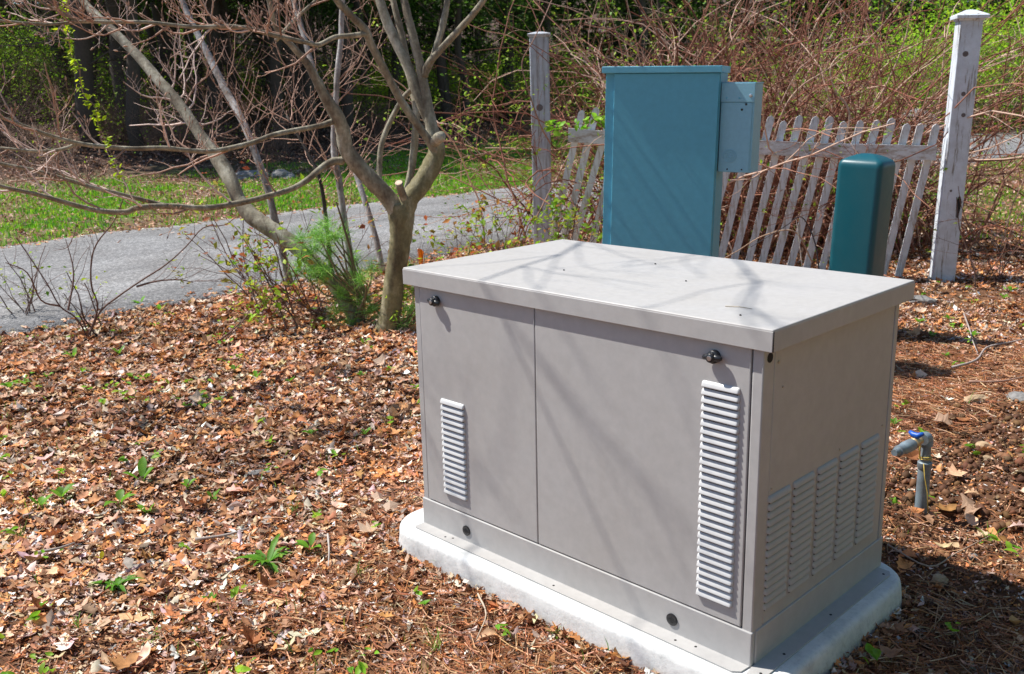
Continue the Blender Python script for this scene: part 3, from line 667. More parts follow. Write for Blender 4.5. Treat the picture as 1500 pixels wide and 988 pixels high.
st = limb([(594, 296, 6, -.02), (589, 284, 5.8, -.07), (584, 268, 5.6, -.12)], d0, 10, 3); s_ = put('pruned_stub', st, M['bark'], T1, 12)
e0, e1 = st[-2, :3], st[-1, :3]; dv = (e1-e0)/np.linalg.norm(e1-e0); mb = MB(); mb.tube([e1-dv*.002, e1+dv*.002], [st[-1, 3]*.96]*2, 14); mb.build('cut_end', M['cutwood'], s_, False)
st = limb([(637, 208, 8, -.02), (643, 202, 8, -.08), (647, 199, 6.5, -.12)], d0, 10, 3); put('limb_knob', st, M['bark'], T1, 12)
# crown above the frame: the tree's own upper limbs and twigs
twmb, buds = MB(), []
UPV = np.array([0, 0, 1.0])
for k_, ln, cnt, lv in (('m', .34, 7, 2), ('m2', .36, 6, 2), ('n', .34, 9, 2), ('n2', .3, 6, 1), ('o', .30, 30, 2), ('p', .3, 6, 2), ('q', .35, 5, 2)):
    P = paths[k_]
    for i in range(cnt):
        j = int(len(P)*(.22+.76*(i+rng.random())/cnt)); j = min(j, len(P)-2); t_ = P[j+1, :3]-P[j, :3]; t_ /= np.linalg.norm(t_)
        s_ = rng.normal(0, 1, 3); s_[2] = s_[2]*.6+(.1 if k_ in 'op' else .25); s_ -= t_*(s_@t_); s_ /= np.linalg.norm(s_)
        grow(twmb, P[j, :3], t_*.9+s_*.8, ln*rng.uniform(.55, 1.25), min(.0068, P[j, 3]*.6), lv, TW if rng.random() < .6 else TWL, .45, (2, 4), .35, buds, 4, .55)
for k_, cnt in (('a', 8), ('c', 8), ('b', 8), ('d', 5), ('e', 5), ('f', 6), ('L1', 7)):
    P = paths[k_]
    for i in range(cnt):
        j = int(len(P)*rng.uniform(.62, .97)); j = min(j, len(P)-2); t_ = P[j+1, :3]-P[j, :3]; t_ /= np.linalg.norm(t_)
        s_ = rng.normal(0, 1, 3); s_ -= t_*(s_@t_); s_ /= np.linalg.norm(s_)
        if P[j, 2] < 1.9: continue
        grow(twmb, P[j, :3], t_+s_*.9, rng.uniform(.7, 1.3), .009, 2, TW, .2, (3, 5), .25, None, 4, .6)
bud_mesh(twmb, buds, .022, (.42, .27, .2), .9)
tw = twmb.build('twigs', M['twig'], T1); tw['kind'] = 'stuff'
# long overhanging limbs of the same crown, above the picture, that streak the generator with shade
for k_, way, r0_ in (('a', [(-1.9, 1.0, 3.2), (-1.35, .2, 3.55), (-.9, -.5, 3.75), (-.4, -1.3, 3.9)], .010), ('c', [(-2.0, .8, 3.3), (-1.6, -.1, 3.5), (-1.4, -.9, 3.6), (-1.3, -1.7, 3.7)], .010),
                      ('f', [(-1.6, 1.5, 3.0), (-1.0, .8, 3.4), (-.5, .1, 3.7), (0, -.6, 3.9)], .009), ('b', [(-2.3, .4, 3.1), (-2.0, -.5, 3.3), (-1.8, -1.3, 3.4)], .009), ('a', [(-1.7, 1.3, 3.4), (-.9, .9, 3.9), (-.2, .5, 4.2), (.4, .0, 4.3)], .010)):
    P0 = paths[k_][-3, :3]; mb = MB(); pts = smooth_path([(*P0, r0_)]+[(*w_, r0_*(1-.2*(i_+1))) for i_, w_ in enumerate(way)], 3); pts[1:, :3] += rng.normal(0, .03, (len(pts)-1, 3))
    mb.tube(pts[:, :3], pts[:, 3], 7, (1, 1, 1)); mb.build('limb', M['bark'], T1); d_ = pts[-1, :3]-pts[0, :3]; d_ /= np.linalg.norm(d_); pts = pts[:, :3]; n = len(pts)-1
    mb = MB()
    for i in range(2, n):
        for _ in range(2):
            s_ = rng.normal(0, 1, 3); grow(mb, pts[i], d_+s_*.6, rng.uniform(.4, .7), .0032, 2, TW, .2, (1, 2), .25, None, 3, .6)
    o = mb.build('twigs', M['twig'], T1); o['kind'] = 'stuff'
localise(T1)

# leaning second tree, its foot beside the first
T2 = tree_root('leaning_tree', 530, 483, 6.15, 'grey tree leaning far to the left, crossing behind the bare forked tree')
tr2 = [(532, 492, 19, 0), (522, 470, 15, 0), (505, 440, 14, .03), (480, 405, 14, .08), (450, 375, 14, .14), (420, 352, 15, .2), (395, 335, 16, .24), (370, 318, 16, .3), (350, 293, 13, .36), (338, 265, 14, .42), (322, 237, 14, .5), (306, 215, 11, .55), (290, 193, 10.5, .6), (272, 166, 10, .66), (254, 143, 10, .72), (228, 113, 9.5, .8), (200, 80, 8.5, .9), (160, 40, 7.5, 1.0), (127, 8, 6.5, 1.1), (80, -50, 5, 1.3), (20, -120, 3.5, 1.5)]
tr2 = [(x, y, r_*.78, dd) for x, y, r_, dd in tr2]; tp = limb(tr2, 6.15, 12, 4); put('trunk', tp, M['bark'], T2, 14, rough=.05)
mb, bd = MB(), []
for i in range(16):
    j = int(len(tp)*rng.uniform(.45, .95)); t_ = tp[j+1, :3]-tp[j, :3]; t_ /= np.linalg.norm(t_); s_ = rng.normal(0, 1, 3); s_ -= t_*(s_@t_); s_ /= np.linalg.norm(s_)
    grow(mb, tp[j, :3], t_*.6+s_, rng.uniform(.35, .8), .007, 2, TWL if i % 2 else TW, .25, (2, 4), .35, bd, 4, .55)
bud_mesh(mb, bd, .02, (.42, .27, .2), .8); o = mb.build('twigs', M['twig'], T2); o['kind'] = 'stuff'
localise(T2)

# thin saplings
saps = [
 ([(540, 486, 7, 0), (530, 455, 5, 0), (519, 405, 5, 0), (511, 362, 5, 0), (505, 328, 5, .02), (500, 290, 4.6, .04), (496, 262, 4.8, .06), (490, 230, 4.6, .08), (489, 190, 4.2, .1), (492, 150, 4, .12), (494, 110, 4.2, .15), (499, 60, 3.6, .2), (501, 10, 3.4, .25), (506, -60, 2.6, .3)], 6.3, 'bark_pale', 'slim pale sapling trunk rising just behind the forked tree'),
 ([(508, 478, 5, 0), (495, 430, 3.5, 0), (484, 389, 3, 0), (481, 357, 3, 0), (475, 300, 3, 0), (468, 262, 2.6, 0), (455, 232, 2.2, .05), (440, 205, 2, .1), (420, 170, 1.6, .15)], 6.45, 'bark_dark', 'thin dark sapling left of the pale sapling'),
 ([(425, 420, 6, 0), (412, 360, 5.4, 0), (400, 310, 5.2, 0), (390, 270, 5.2, .05), (377, 233, 5.2, .1), (362, 193, 5.2, .2), (346, 160, 5.4, .3), (332, 135, 5.2, .4), (312, 95, 5, .5), (290, 52, 4.6, .6), (270, 10, 4.2, .7), (250, -50, 3, .8)], 7.0, 'bark_pale', 'slender pale trunk leaning left between the forked tree and the leaning tree'),
 ([(560, 398, 5, 0), (548, 340, 4.4, .1), (520, 250, 4.2, .3), (490, 170, 4, .5), (462, 110, 4, .7), (444, 50, 3.6, .9), (430, 0, 3.2, 1), (420, -50, 2.4, 1.1)], 8.0, 'bark_pale', 'slender grey stem rising behind the fork of the bare tree'),
]
for pts, dd, mt, lab in saps:
    t_ = tree_root('sapling', pts[0][0], pts[0][1], dd, lab); P = limb(pts, dd, 8, 4); put('trunk', P, M[mt], t_, 9, rough=.05)
    mb, bd = MB(), []
    for i in range(12):
        j = int(len(P)*rng.uniform(.35, .96)); tt = P[j+1, :3]-P[j, :3]; tt /= np.linalg.norm(tt); s_ = rng.normal(0, 1, 3); s_ -= tt*(s_@tt); s_ /= np.linalg.norm(s_)
        grow(mb, P[j, :3], tt*.7+s_*.8, rng.uniform(.3, .75), .0045, 2, TW, .3, (2, 3), .3, bd, 3, .55)
    bud_mesh(mb, bd, .02, (.42, .27, .2), .7)
    o = mb.build('twigs', M['twig'], t_); o['kind'] = 'stuff'; localise(t_)

# ------------------------------------------------------------------ leaf templates
def leaf_tmpl(kind, curl=0.0, fold=0.0):
    """flat leaf along +x from 0 to 1, about .6 wide"""
    if kind == 'oak':
        out = [(.0, .03), (.16, .10), (.26, .26), (.34, .11), (.50, .33), (.58, .13), (.74, .26), (.80, .11), (1.0, .0)]
    elif kind == 'simple': out = [(.0, .01), (.22, .19), (.5, .27), (.78, .17), (1.0, .0)]
    elif kind == 'shard': out = [(.0, .06), (.35, .24), (.7, .2), (1.0, .04)]
    elif kind == 'maple': out = [(.0, .02), (.10, .26), (.02, .44), (.30, .34), (.42, .50), (.52, .20), (.72, .24), (1.0, .0)]
    V, T = [], []; n = len(out)
    for x, y in out: V.append((x, y)); V.append((x, 0)); V.append((x, -y*random.uniform(.8, 1.1)))
    for i in range(n-1):
        a = i*3; b_ = a+3
        for s_ in (0, 1): T += [(a+s_, a+s_+1, b_+s_+1), (a+s_, b_+s_+1, b_+s_)]
    V = np.array(V); z = curl*(V[:, 0]-.5)**2*1.2+fold*np.abs(V[:, 1])*1.2+.05*np.sin(V[:, 0]*9+V[:, 1]*7)*abs(curl)
    V3 = np.column_stack([V[:, 0]-.5, V[:, 1], z]); return V3, np.array(T)
def lowleaf(curl, fold, wv=.26):
    V = np.array([(-.5, 0, curl*.3), (-.1, wv, fold*wv), (0, 0, 0), (-.1, -wv*.9, fold*wv), (.5, 0, curl*.4)]); return V, np.array([(0, 2, 1), (0, 3, 2), (1, 2, 4), (2, 3, 4)])
def ragleaf(curl, fold):
    V = np.array([(-.5, 0, curl*.25), (-.28, .22, fold*.2), (-.12, .10, 0), (.06, .32, fold*.3), (.2, .1, 0), (.34, .17, curl*.15), (.5, 0, curl*.3), (.3, -.2, fold*.25), (.18, -.09, 0), (.0, -.3, fold*.2), (-.15, -.09, 0), (-.3, -.2, fold*.25)])
    n = len(V); c = np.array([[0, 0, -.02]]); V = np.vstack([V, c]); return V, np.array([(n, (i+1) % n, i) for i in range(n)])[:, [0, 2, 1]]
LITC = [(.66, .38, .22), (.80, .57, .42), (.50, .20, .07), (.20, .075, .035), (.54, .38, .30), (.90, .75, .64), (.70, .28, .09), (.40, .18, .085)]
LITW = [16, 10, 14, 14, 12, 5, 9, 18]
def density_keep(x, y):
    """outside pad and drive, in the neighbourhood of the view"""
    ok = (np.maximum(np.abs(x-.598)-.715, np.abs(y-.33)-.42) > 0)
    return ok
def litter_points(n, s0, s1, d_0, d1, power=1.0):
    d = d_0+(d1-d_0)*rng.random(n)**power; s = (s0+(s1-s0)*rng.random(n))*(d*.60+.25)
    x = CAM[0]+s*.70711-d*.70711; y = CAM[1]+s*.70711+d*.70711; return x, y, s, d
# near litter: everything between the camera and the drive
xs, ys, ss, ds = litter_points(190000, -1, 1, 1.5, 10.5, .85)
rn, _rf = road_edges(ys)
keep = density_keep(xs, ys) & (xs > rn-.05-rng.exponential(.03, len(xs)))
leafy = np.clip(.68+vnoise(xs, ys, 1.5, 31)*.9+np.clip((-xs-.2)*.5, -.4, .6), .16, 1)      # thinner near the generator, thick by the trees
leafy = np.where((xs > .8) & (ys > -.2), np.clip(.32+vnoise(xs, ys, 2, 33)*.8+np.clip((ys-3.0)*.3, 0, .6), .08, .95), leafy)
bare = (np.abs(ss/ds-.49) < .07) & (ds < 4.6) & (ds > 2.6)
leafy = np.where(bare, leafy*.35, leafy)
dug = np.exp(-(((xs-1.55)/.65)**2+((ys-1.75)/.75)**2)); leafy = leafy*(1-.8*dug)
keep &= rng.random(len(xs)) < leafy*1.0
xs, ys, ss, ds, lf = xs[keep], ys[keep], ss[keep], ds[keep], leafy[keep]
n = len(xs); size = rng.lognormal(math.log(.038), .45, n)*np.clip(.55+.6*lf, .5, 1.15)*np.clip(.62+ds*.085, .7, 1.25); size = np.clip(size, .012, .10)
zs = gh(xs, ys)+rng.random(n)*.016*lf+.003
rt = rotm(rng.random(n)*2*PI, np.abs(rng.normal(0, .30, n)), rng.random(n)*2*PI)
tm = [ragleaf(.4, .2), ragleaf(-.4, .3), ragleaf(.6, -.3), ragleaf(.2, .6), ragleaf(.9, .4), ragleaf(-.3, -.4)]
for i_, (v_, t_) in enumerate(tm): v_[:, 1] *= (1, .55, .8, .4, .65, .9)[i_]
cols = pick(LITC, LITW, n, .22)
greyer = ((ds < 3.4) & (rng.random(n) < .45))[:, None]; damp = np.clip(.92+vnoise(xs, ys, 1.1, 91)*.75+vnoise(xs, ys, 3.5, 92)*.45, .45, 1.12)[:, None]
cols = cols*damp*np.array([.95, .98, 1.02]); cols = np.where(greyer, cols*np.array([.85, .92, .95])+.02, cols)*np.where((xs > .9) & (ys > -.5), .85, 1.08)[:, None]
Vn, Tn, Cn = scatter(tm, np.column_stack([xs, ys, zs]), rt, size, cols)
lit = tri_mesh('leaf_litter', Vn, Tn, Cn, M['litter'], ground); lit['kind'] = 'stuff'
# 300 larger single leaves nearest the camera
lm = []
for kind in ('oak', 'maple', 'oak', 'simple', 'oak', 'maple'):
    for cl, fo in ((.6, .35), (-.5, .5), (1.2, .6), (.9, -.4)):
        V_, T_2 = leaf_tmpl(kind, cl, fo); lm.append((V_, T_2))
lmeshes = []
LC2 = [(.60, .38, .22), (.66, .48, .35), (.34, .13, .05), (.55, .22, .08), (.70, .52, .38), (.42, .27, .18)]
for i in range(36):
    V_, T_2 = lm[i % len(lm)]; me = bpy.data.meshes.new('fallen_leaf'); me.from_pydata(V_.tolist(), [], T_2.tolist())
    c = np.clip(np.array(LC2[i % 6])*(1+rng.normal(0, .12)), 0, .9); a = me.color_attributes.new('tint', 'FLOAT_COLOR', 'POINT')
    a.data.foreach_set('color', np.tile([*c, 1.0], (len(V_), 1)).ravel()); me.materials.append(M['litter']); me.update(); lmeshes.append(me)
x3, y3, s3, d3 = litter_points(1500, -1, 1, 1.9, 8.2, .8)
ok = density_keep(x3, y3) & (x3 > ROAD_N+.05) & (rng.random(1500) < np.where((x3 > .8) & (y3 > 0), .25, np.clip(.35+(-x3)*.3, .2, 1)))
x3, y3, d3 = x3[ok][:300], y3[ok][:300], d3[ok][:300]
for i, (px_, py_) in enumerate(((372, 955), (1425, 742), (1494, 738), (1340, 552), (1385, 620))):
    v_ = F_+(px_-750)/FPX*R_-(py_-494)/FPX*U_; p_ = CAM+v_*((GZ-CAM[2])/v_[2]); x3[i], y3[i] = p_[0], p_[1]
for i in range(len(x3)):
    o = bpy.data.objects.new('fallen_leaf', lmeshes[rng.integers(0, 36)]); C.objects.link(o); o.parent = ground
    sc = (rng.uniform(.05, .085) if i > 4 else .095)*(.8+.05*d3[i]); o.scale = (sc,)*3
    o.location = (x3[i], y3[i], ghs(x3[i], y3[i])+.016+rng.random()*.012); o.rotation_euler = (rng.normal(0, .35), rng.normal(0, .35), rng.random()*6.28)
n = 1500; k_ = rng.integers(0, len(ringP), n); rp = ringP[k_]-nrm[k_]*np.abs(rng.normal(.012, .022, n))[:, None]+rng.normal(0, .01, (n, 2))
Vn, Tn, Cn = scatter([ragleaf(.6, .3), ragleaf(-.4, .5), lowleaf(.5, .6)], np.column_stack([rp, np.maximum(gh(rp[:, 0], rp[:, 1]), GZ)+rng.random(n)*.028]), rotm(rng.random(n)*6.28, rng.normal(0, .6, n), rng.random(n)*6.28), rng.uniform(.012, .045, n), pick(LITC, LITW, n, .2)*.85)
o = tri_mesh('pad_rim_leaves', Vn, Tn, Cn, M['litter'], ground); o['kind'] = 'stuff'
# broad curled oak and maple leaves lying on top of the litter
xb, yb, sb, db = litter_points(26000, -1, 1, 2.2, 10.2, .8); rn, _ = road_edges(yb)
kb = density_keep(xb, yb) & (xb > rn+.02) & (rng.random(len(xb)) < np.where((xb > .9) & (yb > -.3), .10, np.clip(.05+(-xb-.4)*.16, .02, .5)))
xb, yb, db = xb[kb], yb[kb], db[kb]; n = len(xb)
Vn, Tn, Cn = scatter([leaf_tmpl(k_, c_, f_) for k_, c_, f_ in (('oak', .7, .3), ('oak', -.5, .4), ('maple', .6, .3), ('simple', .9, .5), ('oak', .5, .6), ('maple', -.5, .3), ('simple', -.5, .8))],
    np.column_stack([xb, yb, gh(xb, yb)+.012+rng.random(n)*.015]), rotm(rng.random(n)*6.28, np.abs(rng.normal(0, .35, n)), rng.random(n)*6.28), rng.uniform(.04, .08, n),
    pick([(.66, .40, .25), (.78, .55, .40), (.52, .22, .08), (.64, .30, .12), (.42, .22, .13), (.88, .74, .60)], [5, 3, 4, 4, 4, 1], n, .18))
o = tri_mesh('broad_leaf_litter', Vn, Tn, Cn, M['litter'], ground); o['kind'] = 'stuff'
# leaves blown along the two edges of the drive and on it
n = 2600; yy = rng.uniform(-3, 30, n); e0, e1 = road_edges(yy); which = rng.random(n) < .5
xx = np.where(which, e0-np.abs(rng.normal(0, .09, n)), e1+np.abs(rng.normal(0, .12, n)))
k2 = rng.random(n) < .06; xx = np.where(k2, rng.uniform(ROAD_F, ROAD_N, n), xx); n_ = n
u = np.clip((e0-xx)/(e0-e1), 0, 1); zz = GZ+.034+.03*(1-(2*u-1)**2)
Vn, Tn, Cn = scatter([ragleaf(.5, .3), ragleaf(-.3, .6)], np.column_stack([xx, yy, zz]), rotm(rng.random(n)*6.28, np.abs(rng.normal(0, .25, n)), rng.random(n)*6.28), rng.uniform(.03, .07, n), pick(LITC, LITW, n))
o = tri_mesh('drive_edge_leaves', Vn, Tn, Cn, M['litter'], road); o['kind'] = 'stuff'

# fine fragments and bark crumbs between the leaves
ns = 400; xs, ys, ss, ds = litter_points(ns*4, -1, 1, 2.0, 7.5, .9); rn, _ = road_edges(ys)
k_ = density_keep(xs, ys) & (xs > rn) & (rng.random(len(xs)) < np.clip(.12+np.clip(-.20-ss/ds, 0, 1)*4.5*np.clip(.35+vnoise(xs, ys, 1.8, 95)*3, 0, 1.6)+np.where(ss/ds > .42, .06, 0), 0, .9)); xs, ys = xs[k_][:ns], ys[k_][:ns]
xs = np.repeat(xs, 4)+rng.normal(0, .018, len(xs)*4); ys = np.repeat(ys, 4)+rng.normal(0, .018, len(ys)*4); n = len(xs)
Vn, Tn, Cn = scatter([leaf_tmpl('simple', .5, .5), leaf_tmpl('simple', -.3, .3)], np.column_stack([xs, ys, gh(xs, ys)+.03+rng.random(n)*.015]), rotm(rng.random(n)*6.28, rng.normal(0, .6, n), rng.random(n)*6.28), rng.uniform(.015, .045, n), pick([(.26, .50, .03), (.18, .42, .03), (.40, .55, .05)], [3, 2, 1], n, .15))
o = tri_mesh('seedling_cover', Vn, Tn, Cn, M['leaf']); tag(o, 'tiny green seedlings scattered through the brown leaf litter', 'ground cover', kind='stuff')
n = 90000; xs, ys, ss, ds = litter_points(n, -1, 1, 1.5, 6.5, .9); rn, _ = road_edges(ys); k_ = density_keep(xs, ys) & (xs > rn+.01); xs, ys, ds = xs[k_], ys[k_], ds[k_]; n = len(xs)
Vn, Tn, Cn = scatter([lowleaf(.5, .6), lowleaf(-.4, .9, .14), lowleaf(.8, .2, .3)], np.column_stack([xs, ys, gh(xs, ys)+rng.random(n)*.01+.002]), rotm(rng.random(n)*6.28, np.abs(rng.normal(0, .5, n)), rng.random(n)*6.28), rng.uniform(.008, .022, n), pick(LITC, [12, 8, 18, 16, 14, 5, 10, 18], n, .3))
o = tri_mesh('leaf_crumbs', Vn, Tn, Cn, M['litter'], ground); o['kind'] = 'stuff'

# pine needles
def strips(n, xs, ys, ln, wd, cols, zlift, bend=.25):
    a = rng.random(n)*2*PI; d2 = np.stack([np.cos(a), np.sin(a)], 1); pz = gh(xs, ys)+zlift
    nn = np.stack([-d2[:, 1], d2[:, 0]], 1); V = np.zeros((n, 6, 3)); bnd = rng.normal(0, bend, n)
    for k, u in enumerate((-.5, 0, .5)):
        c_ = np.stack([xs, ys], 1)+d2*(ln*u)[:, None]+nn*(bnd*ln*(.25-u*u))[:, None]
        zz = pz+rng.normal(0, .006, n)*(k != 1)
        for s_, j in ((-1, 0), (1, 1)):
            V[:, k*2+j, :2] = c_+nn*(wd*.5*s_)[:, None]; V[:, k*2+j, 2] = zz+(.0008*s_)
    T = np.array([(0, 2, 3), (0, 3, 1), (2, 4, 5), (2, 5, 3)]); T = (T[None]+(np.arange(n)*6)[:, None, None]).reshape(-1, 3)
    return V.reshape(-1, 3), T, np.repeat(cols, 6, 0)
n = 120000; xs, ys, ss, ds = litter_points(n, -1, 1, 1.5, 5.5, 1.0)
pn = np.clip(.60-np.clip((-xs-.1)*.5, 0, .5)-np.clip((-ss/ds-.05)*1.2, 0, .35)+vnoise(xs, ys, 1.2, 41)*.6, .02, 1)
pn = pn*(1-.85*np.exp(-(((xs-1.5)/.6)**2+((ys-1.75)/.7)**2)))
pn = np.where((xs > .9) & (ys > .9), np.clip(pn*.35+vnoise(xs, ys, 2.2, 43)*.6, 0, .5), pn)
k_ = density_keep(xs, ys) & (rng.random(n) < pn); xs, ys = xs[k_], ys[k_]; n = len(xs)
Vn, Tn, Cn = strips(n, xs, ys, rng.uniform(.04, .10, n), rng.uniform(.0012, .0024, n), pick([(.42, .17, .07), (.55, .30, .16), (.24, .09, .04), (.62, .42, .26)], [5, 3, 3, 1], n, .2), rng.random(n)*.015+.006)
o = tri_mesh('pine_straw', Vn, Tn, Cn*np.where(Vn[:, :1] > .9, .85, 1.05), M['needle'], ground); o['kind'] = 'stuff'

# litter over the verge and the wooded bank
n = 150000; d = 9+rng.random(n)**.8*36; s = (rng.random(n)*2-1)*(d*.58+.5)
xs = CAM[0]+s*.70711-d*.70711; ys = CAM[1]+s*.70711+d*.70711; gmk = grass_mask(xs, ys)
_, rf = road_edges(ys); rn, _ = road_edges(ys)
k_ = ((xs < rf+.05) | (xs > rn)) & (rng.random(n) < np.where(bank(xs, ys) > .3, 1, 1.0-.62*np.clip(gmk, 0, 1))); xs, ys, d = xs[k_], ys[k_], d[k_]; n = len(xs)
Vn, Tn, Cn = scatter([lowleaf(.5, .4, .3), lowleaf(-.5, .7, .3), lowleaf(.9, .1, .26)], np.column_stack([xs, ys, gh(xs, ys)+.012+rng.random(n)*.02]), rotm(rng.random(n)*6.28, np.abs(rng.normal(0, .45, n)), rng.random(n)*6.28), rng.uniform(.05, .09, n)*(.7+d*.018), pick([(.48, .27, .17), (.62, .42, .31), (.30, .14, .08), (.20, .09, .05), (.40, .27, .22)], [5, 3, 4, 4, 3], n))
o = tri_mesh('distant_leaf_litter', Vn, Tn, Cn, M['litter'], ground); o['kind'] = 'stuff'

# grass ---------------------------------------------------------------
def blades(n, xs, ys, h, w, cols, lean=.5, z0=None):
    a = rng.random(n)*2*PI; d2 = np.stack([np.cos(a), np.sin(a)], 1); l_ = np.abs(rng.normal(0, lean, n)); b_ = rng.random(n)*2*PI
    off = np.stack([np.cos(b_), np.sin(b_)], 1)*(l_*h)[:, None]; pz = gh(xs, ys) if z0 is None else z0
    V = np.zeros((n, 5, 3)); P = np.stack([xs, ys], 1)
    for j, s_ in ((0, -1), (1, 1)): V[:, j, :2] = P+d2*(w*.5*s_)[:, None]; V[:, j, 2] = pz
    for j, s_ in ((2, -.8), (3, .8)): V[:, j, :2] = P+off*.35+d2*(w*.5*s_)[:, None]; V[:, j, 2] = pz+h*.6
    V[:, 4, :2] = P+off; V[:, 4, 2] = pz+h
    T = np.array([(0, 1, 3), (0, 3, 2), (2, 3, 4)]); T = (T[None]+(np.arange(n)*5)[:, None, None]).reshape(-1, 3)
    return V.reshape(-1, 3), T, np.repeat(cols, 5, 0)
GR = [(.24, .52, .02), (.36, .62, .03), (.12, .34, .02), (.50, .52, .07), (.10, .42, .03)]
n = 330000; d = 9+rng.random(n)**.9*28; s = (rng.random(n)*2-1)*(d*.56+.5)
xs = CAM[0]+s*.70711-d*.70711; ys = CAM[1]+s*.70711+d*.70711; gmk = grass_mask(xs, ys)
_, rf = road_edges(ys); k_ = ((xs < rf-.03) | (xs > ROAD_N)) & (rng.random(n) < gmk**1.3); xs, ys, d = xs[k_], ys[k_], d[k_]; n = len(xs)
Vn, Tn, Cn = blades(n, xs, ys, rng.uniform(.03, .085, n), rng.uniform(.008, .016, n)*(.6+d*.035), pick(GR, [5, 4, 3, 1, 3], n, .2))
o = tri_mesh('verge_grass', Vn, Tn, Cn, M['leaf']); tag(o, 'short green grass growing among dead leaves on the verge beyond the drive', 'grass', kind='stuff')
# scattered thin grass and moss in the near litter (front left mostly)
n = 20000; xs, ys, ss, ds = litter_points(n, -1, 1, 1.6, 6.5, .9)
gk = np.clip(vnoise(xs, ys, 1.6, 51)*2.2-.1+np.clip(-.35-ss/ds, 0, .3)*1.6, 0, 1)*.28; rn, _ = road_edges(ys); k_ = density_keep(xs, ys) & (rng.random(n) < gk) & (xs > rn); xs, ys = xs[k_], ys[k_]; n = len(xs)
Vn, Tn, Cn = blades(n, xs, ys, rng.uniform(.015, .06, n), rng.uniform(.0018, .004, n), pick([(.20, .34, .04), (.34, .36, .06), (.12, .26, .03), (.5, .42, .15)], [4, 3, 3, 2], n, .2), .9, gh(xs, ys)+.008)
o = tri_mesh('sparse_grass', Vn, Tn, Cn, M['leaf']); tag(o, 'thin sparse grass blades poking through the leaf litter in the foreground', 'grass', kind='stuff')

# tufts of grass, seedlings and weeds, each a thing
def leafblade(mb, p, yaw, ln, wd, up, col, droop=.6, lobes=0):
    n = 8; P = np.array(p, float); cd = np.array([math.cos(yaw), math.sin(yaw), 0]); sdv = np.array([-cd[1], cd[0], 0]); V = []
    for i in range(n+1):
        u = i/n; c_ = P+cd*ln*u*(1-.2*u*up)+np.array([0, 0, ln*(up*u-droop*u*u*.8)])
        w = wd*math.sin(PI*min(1, (.08+.92*u)**.8))*(1 if not lobes else (.55+.45*abs(math.sin(u*lobes*PI/2))))
        if i == n: w = .0004
        V += [c_-sdv*w/2+np.array([0, 0, w*.18]), c_, c_+sdv*w/2+np.array([0, 0, w*.18])]
    Fc = []
    for i in range(n):
        a = i*3; Fc += [(a, a+1, a+4, a+3), (a+1, a+2, a+5, a+4)]
    mb.add(V, Fc, tuple(np.clip(np.array(col)*(1+rng.normal(0, .12)), .005, .9)))
def weed(px, py, size, kind, label, group, dz=0):
    d = None
    v = F_+(px-750)/FPX*R_-(py-494)/FPX*U_; k = (GZ+dz-CAM[2])/v[2]; p = CAM+v*k; z = ghs(p[0], p[1])+.008
    e = empty(kind[0], (p[0], p[1], z), 0, label, kind[1], group)
    n = kind[2]; y0 = rng.random()*6.28
    for i in range(n):
        mb = MB(); yaw = y0+i*2.4+rng.normal(0, .2)
        if kind[0] == 'dandelion': leafblade(mb, (0, 0, 0), yaw, size*rng.uniform(.6, 1.1), size*.20, rng.uniform(.35, .95), (.13, .33, .025), .6, 6)
        elif kind[0] == 'grass_tuft': leafblade(mb, (rng.normal(0, .008), rng.normal(0, .008), 0), yaw, size*rng.uniform(.7, 1.2), size*.05, rng.uniform(.7, 2.0), (.20, .36, .05), 1.0)
        else:
            st_ = rng.uniform(.2, .5)*size; q_ = np.array([math.cos(yaw)*st_*.4, math.sin(yaw)*st_*.4, st_*.7]); mb.tube([(0, 0, -.01), q_], .0012, 4, (.2, .35, .06)); leafblade(mb, q_, yaw, size*rng.uniform(.6, 1), size*.42, rng.uniform(.5, 1.3), (.17, .40, .03) if kind[1] != 'yellow leaf' else (.7, .6, .02), .5)
        mb.build('leaf', M['leaf'], e)
DD = ('dandelion', 'weed', 11); SE = ('seedling', 'seedling', 4); TU = ('grass_tuft', 'grass', 12)
weed(392, 826, .125, DD, 'large green dandelion rosette with toothed leaves in the foreground litter', None)
weed(172, 868, .10, DD, 'flat dandelion rosette among brown leaves near the bottom left corner', None)
weed(505, 560, .05, ('dandelion', 'weed', 6), 'small leafy weed in the leaves below the forked tree', None)
